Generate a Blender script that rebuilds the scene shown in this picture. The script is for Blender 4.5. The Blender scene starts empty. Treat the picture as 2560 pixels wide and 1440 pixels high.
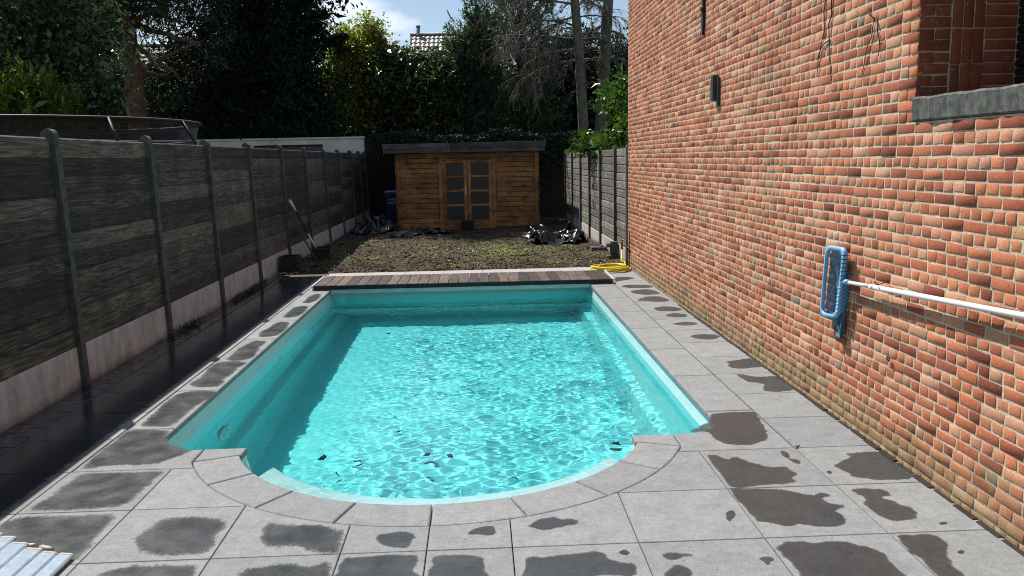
import bpy, bmesh, math, random
import numpy as np
from mathutils import Vector, Matrix
from mathutils.geometry import delaunay_2d_cdt

random.seed(7)
RNG = np.random.default_rng(11)
SC = bpy.context.scene
COL = SC.collection
R = math.radians

# ------------------------------------------------------------------ camera
F_PX, PITCH, YAW, ROLL = 2096.32, .152854, .0372501, -.0206449
CAM = np.array([.28637, 0., 1.80126])
_f = np.array([math.sin(YAW) * math.cos(PITCH), math.cos(YAW) * math.cos(PITCH), -math.sin(PITCH)])
_r = np.array([math.cos(YAW), -math.sin(YAW), 0.])
_u = np.cross(_r, _f)
AX_R = math.cos(ROLL) * _r + math.sin(ROLL) * _u
AX_U = -math.sin(ROLL) * _r + math.cos(ROLL) * _u
AX_F = _f
cam = bpy.data.cameras.new('camera')
cam.sensor_width = 36.0
cam.lens = 36.0 * F_PX / 2560.0
cam.clip_start, cam.clip_end = .05, 600
cam_ob = bpy.data.objects.new('camera', cam)
COL.objects.link(cam_ob)
m4 = Matrix.Identity(4)
for i in range(3):
    m4[i][0], m4[i][1], m4[i][2], m4[i][3] = AX_R[i], AX_U[i], -AX_F[i], CAM[i]
cam_ob.matrix_world = m4
SC.camera = cam_ob


def ray(u, v):
    return AX_F + AX_R * (u - 1280) / F_PX + AX_U * (720 - v) / F_PX


def on(u, v, ax, val):
    """the point of a photo pixel on the plane x / y / z = val"""
    d = ray(u, v)
    return CAM + d * ((val - CAM[ax]) / d[ax])


def ground(u, v, z=0.):
    return on(u, v, 2, z)


def pix(p):
    d = np.asarray(p, float) - CAM
    z = d @ AX_F
    return np.stack([1280 + F_PX * (d @ AX_R) / z, 720 - F_PX * (d @ AX_U) / z], -1)


# ------------------------------------------------------------------ light
SUN = Vector((-.44, .58, 1.)).normalized()          # towards the sun
SUN_EL = math.asin(SUN.z)
SUN_AZ = math.atan2(SUN.x, SUN.y)
w = bpy.data.worlds.new('World')
SC.world = w
w.use_nodes = True
nt = w.node_tree
bg = nt.nodes['Background']
sky = nt.nodes.new('ShaderNodeTexSky')
sky.sky_type = 'NISHITA'
sky.sun_disc = False
sky.sun_elevation = SUN_EL
sky.sun_rotation = SUN_AZ
sky.air_density = 1.0
sky.dust_density = .6
sky.ozone_density = 1.6
tc = nt.nodes.new('ShaderNodeTexCoord')
mp = nt.nodes.new('ShaderNodeMapping')
mp.inputs['Scale'].default_value = (1., 1., 2.2)
cl = nt.nodes.new('ShaderNodeTexNoise')
cl.inputs['Scale'].default_value = 5.5
cl.inputs['Detail'].default_value = 7
cl.inputs['Roughness'].default_value = .55
cr = nt.nodes.new('ShaderNodeValToRGB')
cr.color_ramp.elements[0].position = .53
cr.color_ramp.elements[0].color = (0, 0, 0, 1)
cr.color_ramp.elements[1].position = .70
cr.color_ramp.elements[1].color = (.8, .8, .8, 1)
mx = nt.nodes.new('ShaderNodeMixRGB')
mx.inputs['Color2'].default_value = (11.5, 11.6, 11.8, 1)
nt.links.new(tc.outputs['Generated'], mp.inputs[0])
nt.links.new(mp.outputs[0], cl.inputs['Vector'])
nt.links.new(cl.outputs['Fac'], cr.inputs[0])
nt.links.new(cr.outputs[0], mx.inputs['Fac'])
nt.links.new(sky.outputs[0], mx.inputs['Color1'])
nt.links.new(mx.outputs[0], bg.inputs[0])
bg.inputs[1].default_value = .084
sun = bpy.data.lights.new('sun', 'SUN')
sun.energy = 5.0
sun.angle = R(.5)
sun.color = (1., .95, .87)
sun.cycles.is_caustics_light = True
sun_ob = bpy.data.objects.new('sun', sun)
COL.objects.link(sun_ob)
sun_ob.location = SUN * 60
sun_ob.rotation_euler = (-SUN).to_track_quat('-Z', 'Y').to_euler()
SC.view_settings.view_transform = 'Standard'
SC.view_settings.look = 'None'
SC.view_settings.gamma = 1
SC.view_settings.use_curve_mapping = False
SC.view_settings.exposure = .4
SC.render.engine = 'CYCLES'
SC.cycles.use_denoising = True
SC.cycles.denoiser = 'OPENIMAGEDENOISE'
SC.cycles.denoising_input_passes = 'RGB_ALBEDO_NORMAL'
SC.cycles.denoising_prefilter = 'NONE'
SC.cycles.denoising_quality = 'HIGH'
SC.cycles.use_adaptive_sampling = False
SC.cycles.max_bounces = 8
SC.cycles.diffuse_bounces = 3
SC.cycles.glossy_bounces = 3
SC.cycles.transmission_bounces = 5
SC.cycles.transparent_max_bounces = 12
SC.cycles.sample_clamp_indirect = 3
SC.cycles.sample_clamp_direct = 8
SC.cycles.filter_width = 1.0


# ------------------------------------------------------------------ material helpers
class NT:
    def __init__(self, name):
        self.m = bpy.data.materials.new(name)
        self.m.use_nodes = True
        self.t = self.m.node_tree
        self.t.nodes.clear()
        self.out = self.n('OutputMaterial')

    def n(self, kind, **kw):
        nd = self.t.nodes.new('ShaderNode' + kind)
        for k, v in kw.items():
            if k in nd.inputs.keys():
                self.set(nd, k, v)
            else:
                setattr(nd, k, v)
        return nd

    def set(self, nd, k, v):
        if isinstance(v, bpy.types.NodeSocket):
            self.t.links.new(v, nd.inputs[k])
        else:
            if isinstance(v, tuple) and len(v) == 3 and nd.inputs[k].type == 'RGBA':
                v = (*v, 1)
            nd.inputs[k].default_value = v

    def pos(self):
        return self.n('NewGeometry').outputs['Position']

    def obj(self):
        return self.n('TexCoord').outputs['Object']

    def rand(self):
        return self.n('ObjectInfo').outputs['Random']

    def attr(self, name):
        return self.n('Attribute', attribute_name=name).outputs['Fac']

    def map(self, v, scale=(1, 1, 1), loc=(0, 0, 0), rot=(0, 0, 0)):
        nd = self.n('Mapping')
        self.set(nd, 'Vector', v)
        nd.inputs['Scale'].default_value = scale
        nd.inputs['Rotation'].default_value = rot
        self.set(nd, 'Location', loc)
        return nd.outputs[0]

    def noise(self, v, scale, detail=4, rough=.55, dist=0., out='Fac'):
        nd = self.n('TexNoise')
        self.set(nd, 'Vector', v)
        nd.inputs['Scale'].default_value = scale
        nd.inputs['Detail'].default_value = detail
        nd.inputs['Roughness'].default_value = rough
        nd.inputs['Distortion'].default_value = dist
        return nd.outputs[out]

    def ramp(self, f, stops, interp='LINEAR'):
        nd = self.n('ValToRGB')
        self.set(nd, 'Fac', f)
        cr = nd.color_ramp
        cr.interpolation = interp
        while len(cr.elements) < len(stops):
            cr.elements.new(.5)
        for e, (p, c) in zip(cr.elements, stops):
            e.position = p
            if not isinstance(c, tuple):
                c = (c, c, c)
            e.color = (*c, 1)
        return nd.outputs[0]

    def mix(self, f, a, b, mode='MIX'):
        nd = self.n('MixRGB', blend_type=mode)
        self.set(nd, 'Fac', f)
        self.set(nd, 'Color1', a)
        self.set(nd, 'Color2', b)
        return nd.outputs[0]

    def math(self, op, a, b=0., c=0.):
        nd = self.n('Math', operation=op)
        for i, x in enumerate((a, b, c)):
            if isinstance(x, bpy.types.NodeSocket):
                self.t.links.new(x, nd.inputs[i])
            else:
                nd.inputs[i].default_value = x
        return nd.outputs[0]

    def bump(self, h, strength=.3, dist=.01):
        nd = self.n('Bump')
        nd.inputs['Strength'].default_value = strength
        nd.inputs['Distance'].default_value = dist
        self.set(nd, 'Height', h)
        return nd.outputs[0]

    def pbr(self, col, rough=.7, normal=None, **kw):
        p = self.n('BsdfPrincipled')
        self.set(p, 'Base Color', col)
        self.set(p, 'Roughness', rough)
        if normal is not None:
            self.set(p, 'Normal', normal)
        for k, v in kw.items():
            self.set(p, k.replace('_', ' '), v)
        return p.outputs[0]

    def end(self, sh):
        self.t.links.new(sh, self.out.inputs['Surface'])
        return self.m


def plain(name, col, rough=.6, var=.15, scale=12., metal=0., bump=0.):
    g = NT(name)
    nz = g.noise(g.pos(), scale, 5)
    c = g.mix(1., col, g.ramp(nz, [(.25, 1 - var * 1.6), (.75, 1 + var)]), 'MULTIPLY')
    nrm = g.bump(g.noise(g.pos(), scale * 6, 4), bump, .005) if bump else None
    return g.end(g.pbr(c, rough, nrm, Metallic=metal))


def wood(name, cols, axis, rough=.75, ring=22., stain=None, spread=1.0, knots=True):
    """cols: dark, mid, light; the grain runs along the local axis"""
    g = NT(name)
    rnd = g.rand()
    off = g.n('CombineXYZ')
    for k, m in zip('XYZ', (37.1, 91.7, 53.3)):
        g.set(off, k, g.math('MULTIPLY', rnd, m))
    sc = [9., 9., 9.]
    sc[axis] = .55
    v = g.map(g.obj(), tuple(sc), off.outputs[0])
    big = g.noise(v, 1.0, 3, .5, .4)
    fine = [60., 60., 60.]
    fine[axis] = 2.2
    v2 = g.map(g.obj(), tuple(fine), off.outputs[0])
    fib = g.noise(v2, 1.0, 5, .6)
    wv = g.n('MapRange')
    rings = g.math('FRACT', g.math('MULTIPLY', big, ring * .5))
    rings = g.math('ABSOLUTE', g.math('SUBTRACT', rings, .5))
    t = g.math('ADD', g.math('MULTIPLY', rings, .7), g.math('MULTIPLY', fib, .75))
    t = g.math('ADD', t, g.math('MULTIPLY', g.math('SUBTRACT', rnd, .5), .35 * spread))
    c = g.ramp(t, [(.15, cols[0]), (.5, cols[1]), (.85, cols[2])])
    blot = g.noise(g.pos(), 2.3, 4, .6)
    c = g.mix(1., c, g.ramp(blot, [(.3, .55), (.7, 1.25)]), 'MULTIPLY')
    if stain:
        s2 = g.noise(g.map(g.pos(), (3, 3, 5)), 1.6, 6, .65)
        c = g.mix(g.ramp(s2, [(.5, 0.), (.68, .85)]), c, stain)
    if knots:
        ks = [3.4, 3.4, 3.4]
        ks[axis] = 1.5
        vo = g.n('TexVoronoi')
        g.set(vo, 'Vector', g.map(g.obj(), tuple(ks), off.outputs[0]))
        vo.inputs['Scale'].default_value = 1.6
        kn = g.ramp(vo.outputs['Distance'], [(.05, 1.), (.13, 0.)])
        c = g.mix(g.math('MULTIPLY', kn, .7), c, tuple(x * .35 for x in cols[0]))
    nrm = g.bump(t, .35, .004)
    return g.end(g.pbr(c, rough, nrm))


def leafmat(name, cols, trans=.25, rough=.38, spec=.5):
    g = NT(name)
    t = g.attr('tint')
    c = g.ramp(t, [(i / (len(cols) - 1), k) for i, k in enumerate(cols)])
    p = g.n('BsdfPrincipled')
    g.set(p, 'Base Color', c)
    g.set(p, 'Roughness', rough)
    g.set(p, 'Specular IOR Level', spec)
    tr = g.n('BsdfTranslucent')
    g.set(tr, 'Color', g.mix(1., c, (1.5, 1.7, .7), 'MULTIPLY'))
    m = g.n('MixShader')
    m.inputs[0].default_value = trans
    g.t.links.new(p.outputs[0], m.inputs[1])
    g.t.links.new(tr.outputs[0], m.inputs[2])
    return g.end(m.outputs[0])


# ------------------------------------------------------------------ materials
MT = {}


def stone(name, wet, speck=False):
    """granite-like concrete paving; wet = a film of water on it, with an uneven drying rim"""
    g = NT(name)
    p = g.pos()
    grain = g.noise(p, 150., 4, .8)
    mott = g.noise(p, 7., 5, .6)
    c = g.ramp(grain, [(.28, .115), (.5, .215), (.75, .36)])
    c = g.mix(1., c, g.ramp(mott, [(.25, .82), (.75, 1.12)]), 'MULTIPLY')
    c = g.mix(1., c, g.ramp(g.rand(), [(0., (.95, 1.00, 1.03)), (1., (1.12, 1.18, 1.20))]), 'MULTIPLY')
    c = g.mix(1., c, g.ramp(g.noise(p, 26., 6, .75), [(.3, .80), (.5, 1.), (.7, 1.16)]), 'MULTIPLY')
    spots = g.n('TexVoronoi')
    g.set(spots, 'Vector', p)
    spots.inputs['Scale'].default_value = 16.
    c = g.mix(g.math('MULTIPLY', g.ramp(spots.outputs['Distance'], [(.06, 1.), (.12, 0.)]), g.ramp(g.noise(p, 2.1, 3), [(.45, 0.), (.6, .7)])), c, (.07, .06, .05))
    dirt = g.noise(p, 60., 5, .7)
    c = g.mix(g.ramp(dirt, [(.66, 0.), (.74, .5)]), c, (.10, .09, .08))
    hgt = g.bump(grain, .25, .003)
    if not wet:
        return g.end(g.pbr(c, .8, hgt, Specular_IOR_Level=.35))
    wc = g.mix(1., c, (.225, .235, .245), 'MULTIPLY')
    ws = g.pbr(wc, g.ramp(g.noise(p, 6., 4), [(.35, .22), (.65, .42)]), g.bump(grain, .12, .002), Specular_IOR_Level=.35)
    dry = g.n('BsdfTransparent').outputs[0]
    e = g.attr('rim')
    nz = g.noise(p, 38., 6, .75)
    if speck:
        a = g.math('ADD', g.math('MULTIPLY', e, 1.5), g.math('MULTIPLY', g.math('SUBTRACT', nz, .5), 1.7))
        a = g.math('SUBTRACT', a, .22)
        dots = g.noise(p, 190., 2, .5)
        a = g.math('SUBTRACT', a, g.ramp(dots, [(.60, 0.), (.70, .55)]))
    else:
        a = g.math('ADD', g.math('MULTIPLY', e, 1.8), g.math('MULTIPLY', g.math('SUBTRACT', nz, .5), .9))
        a = g.math('SUBTRACT', a, .2)
    a = g.ramp(a, [(.12, 0.), (.42, .55), (.95, 1.)])
    a = g.math('MULTIPLY', a, g.ramp(g.noise(p, 5., 5, .7), [(.3, .80), (.6, 1.)]))
    a = g.math('MULTIPLY', a, g.ramp(g.noise(p, 210., 2, .5), [(.56, 1.), (.72, .45)]))
    m = g.n('MixShader')
    g.set(m, 'Fac', a)
    g.t.links.new(dry, m.inputs[1])
    g.t.links.new(ws, m.inputs[2])
    return g.end(m.outputs[0])


MT['paver'] = stone('paver', False)
MT['wet'] = stone('wet_film', True)
MT['wet_speck'] = stone('wet_film_speckled', True, True)


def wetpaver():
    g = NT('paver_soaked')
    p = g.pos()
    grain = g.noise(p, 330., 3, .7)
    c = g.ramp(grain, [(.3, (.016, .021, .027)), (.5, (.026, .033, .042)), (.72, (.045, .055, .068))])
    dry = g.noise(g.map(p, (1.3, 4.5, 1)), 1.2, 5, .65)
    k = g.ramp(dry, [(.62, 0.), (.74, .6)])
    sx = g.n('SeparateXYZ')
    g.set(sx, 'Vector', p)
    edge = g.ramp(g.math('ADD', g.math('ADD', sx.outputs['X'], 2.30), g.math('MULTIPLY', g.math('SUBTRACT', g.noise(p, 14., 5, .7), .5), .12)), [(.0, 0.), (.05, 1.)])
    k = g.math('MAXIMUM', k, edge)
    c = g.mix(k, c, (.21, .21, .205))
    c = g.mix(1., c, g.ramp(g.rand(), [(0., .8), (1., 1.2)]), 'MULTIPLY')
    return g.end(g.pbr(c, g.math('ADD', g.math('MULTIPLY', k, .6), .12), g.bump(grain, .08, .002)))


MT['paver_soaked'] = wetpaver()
MT['bed'] = plain('jointing_sand', (.045, .042, .038), .9, .3, 40)


def brickmat():
    g = NT('red_brick')
    t = g.attr('tint')
    p = g.pos()
    c = g.ramp(t, [(0., (.19, .053, .032)), (.25, (.335, .094, .050)), (.5, (.475, .150, .072)), (.7, (.555, .203, .100)),
                   (.86, (.585, .30, .185)), (.95, (.44, .25, .12)), (1., (.28, .21, .14))])
    fine = g.noise(p, 75., 6, .7)
    c = g.mix(1., c, g.ramp(fine, [(.28, .66), (.5, 1.), (.75, 1.2)]), 'MULTIPLY')
    blot = g.noise(p, 1.1, 4, .6)
    c = g.mix(1., c, g.ramp(blot, [(.3, .82), (.7, 1.16)]), 'MULTIPLY')
    lime = g.noise(p, 17., 6, .75)
    c = g.mix(g.ramp(lime, [(.58, 0.), (.76, .38)]), c, (.58, .43, .29))
    pits = g.noise(p, 46., 4, .7)
    c = g.mix(g.ramp(pits, [(.64, 0.), (.70, .75)]), c, (.075, .03, .02))
    smear = g.noise(g.map(p, (1., 1., 1.4)), 33., 5, .75)
    c = g.mix(g.ramp(smear, [(.62, 0.), (.67, .7)]), c, (.55, .46, .35))
    # lichen and damp on the lowest courses
    z = g.n('SeparateXYZ')
    g.set(z, 'Vector', p)
    lo = g.ramp(g.math('ADD', z.outputs['Z'], g.math('MULTIPLY', g.math('SUBTRACT', g.noise(p, 3.5, 5, .65), .5), .75)),
                [(.05, .8), (.34, 0.)])
    li = g.ramp(g.noise(p, 9., 4), [(.35, (.14, .105, .07)), (.55, (.30, .24, .11)), (.7, (.34, .30, .24))])
    c = g.mix(lo, c, li)
    pit = g.noise(p, 140., 4, .6)
    nrm = g.bump(g.math('ADD', fine, g.math('MULTIPLY', pit, .8)), .5, .0028)
    return g.end(g.pbr(c, .85, nrm, Specular_IOR_Level=.3))


def mortarmat():
    g = NT('lime_mortar')
    p = g.pos()
    a = g.noise(p, 55., 6, .7)
    b = g.noise(p, 2.2, 4)
    c = g.ramp(a, [(.22, (.36, .30, .22)), (.45, (.60, .51, .37)), (.8, (.76, .67, .51))])
    c = g.mix(1., c, g.ramp(b, [(.3, .8), (.7, 1.1)]), 'MULTIPLY')
    z = g.n('SeparateXYZ')
    g.set(z, 'Vector', p)
    lo = g.ramp(g.math('ADD', z.outputs['Z'], g.math('MULTIPLY', g.math('SUBTRACT', g.noise(p, 3.5, 5, .65), .5), .75)),
                [(.05, .8), (.34, 0.)])
    c = g.mix(lo, c, (.20, .17, .11))
    return g.end(g.pbr(c, .95, g.bump(a, .9, .008), Specular_IOR_Level=.2))


MT['brick'] = brickmat()
MT['mortar'] = mortarmat()
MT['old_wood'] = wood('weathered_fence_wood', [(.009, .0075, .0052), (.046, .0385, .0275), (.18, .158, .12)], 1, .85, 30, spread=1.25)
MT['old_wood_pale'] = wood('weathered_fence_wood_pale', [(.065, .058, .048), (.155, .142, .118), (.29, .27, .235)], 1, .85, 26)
MT['shed_wood'] = wood('stained_pine', [(.16, .060, .014), (.36, .155, .040), (.52, .245, .074)], 0, .6, 16, stain=(.035, .018, .009))
MT['shed_wood_v'] = wood('stained_pine_upright', [(.18, .072, .017), (.37, .16, .044), (.52, .25, .078)], 2, .6, 16, stain=(.04, .02, .009))
MT['fascia'] = wood('grey_fascia_wood', [(.03, .026, .023), (.085, .076, .068), (.18, .165, .15)], 0, .85, 20)
MT['deck'] = wood('oiled_hardwood', [(.018, .009, .007), (.048, .025, .018), (.15, .10, .078)], 1, .5, 30, spread=2.2, knots=False)
MT['concrete'] = plain('concrete', (.40, .385, .36), .9, .22, 9, bump=.4)


def platemat():
    g = NT('concrete_plate')
    p = g.pos()
    a = g.noise(g.map(p, (1, 2.6, 1.2)), 3., 7, .7)
    c = g.mix(1., (.54, .49, .45), g.ramp(a, [(.3, .6), (.65, 1.1)]), 'MULTIPLY')
    z = g.n('SeparateXYZ')
    g.set(z, 'Vector', p)
    lo = g.ramp(g.math('ADD', z.outputs['Z'], g.math('MULTIPLY', g.noise(p, 5., 4), .12)), [(.05, .75), (.14, 0.)])
    c = g.mix(lo, c, (.10, .105, .06))
    return g.end(g.pbr(c, .9, g.bump(g.noise(p, 60., 4), .3, .004)))


MT['plate'] = platemat()
MT['post'] = plain('aged_concrete_post', (.085, .084, .07), .9, .4, 14, bump=.5)


def gelcoat():
    g = NT('aqua_gelcoat')
    c = g.mix(g.ramp(g.noise(g.pos(), 1.5, 4), [(.3, 0.), (.7, 1.)]), (.165, .735, .76), (.205, .79, .81))
    return g.end(g.pbr(c, .25))


MT['gel'] = gelcoat()
MT['band'] = plain('pale_waterline_gelcoat', (.50, .74, .74), .3, .06)
MT['step_lit'] = plain('sunlit_step_gelcoat', (.62, .74, .75), .4, .04)  # whitened: the brightness of sunlit shallow water is put into the colour
MT['white_plastic'] = plain('white_plastic', (.78, .78, .75), .35, .05)
MT['fascia_white'] = plain('pale_aqua_panel', (.50, .60, .58), .4, .12, 6)
MT['black_metal'] = plain('black_metal', (.008, .008, .009), .6, .2)
MT['black_plastic'] = plain('black_plastic', (.012, .012, .014), .45, .2)
MT['navy'] = plain('navy_foam', (.01, .02, .09), .6, .15)
MT['alu'] = plain('white_alloy_pole', (.72, .74, .74), .32, .05)
MT['skim_blue'] = plain('blue_plastic', (.22, .49, .74), .35, .08)
MT['skim_dark'] = plain('blue_plastic_deep', (.035, .13, .32), .4, .1)
MT['hose'] = plain('yellow_hose', (.72, .58, .03), .35, .1)
MT['brass'] = plain('old_brass', (.20, .13, .06), .45, .2, metal=.6)
MT['iron'] = plain('wrought_iron', (.008, .008, .009), .6, .2)
MT['slate'] = plain('slate', (.045, .05, .05), .6, .3, 30)
MT['sill'] = plain('bluestone_sill', (.105, .108, .095), .85, .5, 22, bump=.7)
MT['shutter'] = plain('dark_shutter', (.012, .011, .010), .6, .2)
MT['glass_dark'] = plain('dim_window_glass', (.022, .020, .018), .42, .1)
MT['bin'] = plain('blue_bin_plastic', (.006, .010, .07), .35, .1)
MT['bin_lid'] = plain('blue_bin_lid', (.012, .07, .22), .3, .1)
MT['white_paint'] = plain('white_lettering', (.7, .7, .72), .6, .05)
MT['render'] = plain('white_render', (.74, .70, .59), .9, .12, 3, bump=.2)
MT['dirty_steel'] = plain('galvanised', (.35, .36, .36), .4, .15, metal=.7)
MT['bark'] = plain('bark', (.10, .075, .055), .95, .45, 9, bump=.8)
MT['bark_red'] = plain('pine_bark', (.16, .075, .045), .95, .45, 9, bump=.9)
MT['bark_grey'] = plain('grey_green_bark', (.15, .14, .10), .95, .4, 10, bump=.8)
MT['twig'] = plain('bare_twigs', (.12, .105, .082), .9, .3, 20)
MT['roofing'] = plain('roofing_felt', (.05, .05, .05), .9, .3, 8)
MT['dead_leaf'] = plain('dead_leaf', (.10, .045, .02), .7, .3, 40)
MT['sunk_leaf'] = plain('sunken_leaf', (.09, .075, .045), .7, .3, 40)
MT['frosted'] = plain('clear_slat', (.36, .44, .52), .22, .12, 25)
MT['slat_cap'] = plain('slat_end_cap', (.45, .42, .38), .5, .2, 25)
MT['path'] = plain('pale_concrete_edging', (.36, .355, .34), .9, .15, 20, bump=.3)


def soilmat():
    g = NT('soil')
    p = g.pos()
    a = g.noise(p, 22., 7, .75)
    b = g.noise(p, 1.3, 4)
    c = g.ramp(a, [(.3, (.022, .016, .011)), (.5, (.078, .058, .042)), (.72, (.17, .132, .10))])
    c = g.mix(1., c, g.ramp(b, [(.3, .75), (.7, 1.25)]), 'MULTIPLY')
    return g.end(g.pbr(c, .97, g.bump(a, 1., .04), Specular_IOR_Level=.15))


MT['soil'] = soilmat()


def groundmat():
    g = NT('garden_ground')
    p = g.pos()
    c = g.ramp(g.noise(p, .8, 6, .7), [(.35, (.020, .030, .010)), (.6, (.045, .060, .02)), (.75, (.06, .045, .03))])
    return g.end(g.pbr(c, .95))


MT['ground'] = groundmat()


def tarpmat():
    g = NT('black_film')
    c = g.ramp(g.noise(g.pos(), 9., 4), [(.4, (.004, .0045, .005)), (.75, (.02, .021, .024))])
    return g.end(g.pbr(c, .24, g.bump(g.noise(g.pos(), 35., 4), .5, .015), Specular_IOR_Level=.8))


MT['tarp'] = tarpmat()


def netmat(name, col, cover, sc):
    g = NT(name)
    nz = g.noise(g.pos(), sc, 2)
    p = g.pbr(col, .8)
    t = g.n('BsdfTransparent').outputs[0]
    m = g.n('MixShader')
    g.set(m, 'Fac', g.ramp(nz, [(.3, cover - .12), (.7, min(cover + .12, 1))]))
    g.t.links.new(t, m.inputs[1])
    g.t.links.new(p, m.inputs[2])
    return g.end(m.outputs[0])


MT['mesh_net'] = netmat('trampoline_netting', (.02, .02, .024), .62, 40.)
MT['skim_net'] = netmat('skimmer_netting', (.075, .17, .25), .93, 60.)


def watermat():
    g = NT('pool_water')
    p = g.n('BsdfPrincipled')
    g.set(p, 'Base Color', (.73, .955, .975))
    g.set(p, 'Roughness', 0.)
    g.set(p, 'IOR', 1.33)
    g.set(p, 'Transmission Weight', 1.)
    return g.end(p.outputs[0])


MT['water'] = watermat()


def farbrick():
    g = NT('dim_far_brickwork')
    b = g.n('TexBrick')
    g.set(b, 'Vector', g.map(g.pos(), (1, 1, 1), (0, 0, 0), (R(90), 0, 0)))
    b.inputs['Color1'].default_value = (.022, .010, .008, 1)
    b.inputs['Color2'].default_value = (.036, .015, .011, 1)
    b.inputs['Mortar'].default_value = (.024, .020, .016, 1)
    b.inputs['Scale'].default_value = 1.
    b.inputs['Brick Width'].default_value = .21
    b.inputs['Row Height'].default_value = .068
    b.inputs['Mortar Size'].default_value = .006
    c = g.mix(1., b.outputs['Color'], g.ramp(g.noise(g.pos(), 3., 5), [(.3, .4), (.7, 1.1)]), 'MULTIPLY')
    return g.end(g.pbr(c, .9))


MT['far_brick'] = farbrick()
MT['roof_tile'] = plain('grey_roof_tile', (.22, .205, .19), .55, .2, 6)
MT['leaf_gloss'] = leafmat('glossy_dark_leaf', [(.022, .042, .018), (.05, .085, .034), (.10, .15, .065)], .2, .24)
MT['leaf_bright'] = leafmat('fresh_leaf', [(.05, .08, .014), (.11, .15, .03), (.22, .25, .07)], .45, .32)
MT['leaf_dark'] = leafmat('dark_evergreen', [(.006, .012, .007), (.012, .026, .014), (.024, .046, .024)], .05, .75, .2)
MT['leaf_pine'] = leafmat('pine_needles', [(.010, .016, .008), (.022, .034, .014), (.045, .055, .022)], .06, .6, .3)
MT['leaf_yellow'] = leafmat('yellow_green_leaf', [(.055, .095, .018), (.15, .19, .035), (.29, .29, .06), (.36, .25, .075)], .5, .36)
MT['leaf_hedge'] = leafmat('hedge_leaf', [(.014, .025, .009), (.042, .06, .018), (.12, .14, .045)], .25, .35)
MT['leaf_cypress'] = leafmat('cypress_spray', [(.022, .040, .026), (.05, .08, .048), (.11, .15, .085)], .25, .6, .3)
MT['leaf_laurel'] = leafmat('laurel_leaf', [(.018, .045, .008), (.038, .085, .013), (.085, .145, .022)], .3, .28)
MT['leaf_weed'] = leafmat('weed_leaf', [(.08, .12, .02), (.16, .21, .045), (.32, .35, .11)], .25, .5)

# ------------------------------------------------------------------ geometry helpers
BASE = {}


def link(o, parent=None):
    COL.objects.link(o)
    if parent is not None:
        o.parent = parent
    return o


def tag(o, label=None, cat=None, group=None, kind=None):
    if label:
        o['label'] = label
    if cat:
        o['category'] = cat
    if group:
        o['group'] = group
    if kind:
        o['kind'] = kind
    return o


def thing(name, label, cat, loc=(0, 0, 0), group=None):
    o = bpy.data.objects.new(name, None)
    o.empty_display_size = .1
    o.location = loc
    COL.objects.link(o)
    return tag(o, label, cat, group)


def fast_mesh(name, verts, faces, smooth=False, attrs=None):
    """verts (n,3); faces (m,k) array with one k"""
    verts = np.asarray(verts, np.float32)
    faces = np.asarray(faces, np.int32)
    me = bpy.data.meshes.new(name)
    n, (m, k) = len(verts), faces.shape
    me.vertices.add(n)
    me.vertices.foreach_set('co', verts.ravel())
    me.loops.add(m * k)
    me.loops.foreach_set('vertex_index', faces.ravel())
    me.polygons.add(m)
    me.polygons.foreach_set('loop_start', np.arange(0, m * k, k, dtype=np.int32))
    me.polygons.foreach_set('loop_total', np.full(m, k, np.int32))
    if smooth:
        me.polygons.foreach_set('use_smooth', np.ones(m, bool))
    for an, (dom, val) in (attrs or {}).items():
        a = me.attributes.new(an, 'FLOAT', dom)
        a.data.foreach_set('value', np.asarray(val, np.float32))
    me.update(calc_edges=True)
    me.validate()
    return me


def ob(name, me, mat, parent=None, loc=(0, 0, 0), rot=(0, 0, 0)):
    """loc is in the world; the mesh is relative to it"""
    o = bpy.data.objects.new(name, me)
    if mat and not me.materials:
        me.materials.append(MT[mat])
    link(o, parent)
    L = Vector(loc)
    p = parent
    while p is not None:
        L = L - p.location
        p = p.parent
    o.location = L
    o.rotation_euler = rot
    return o


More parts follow.
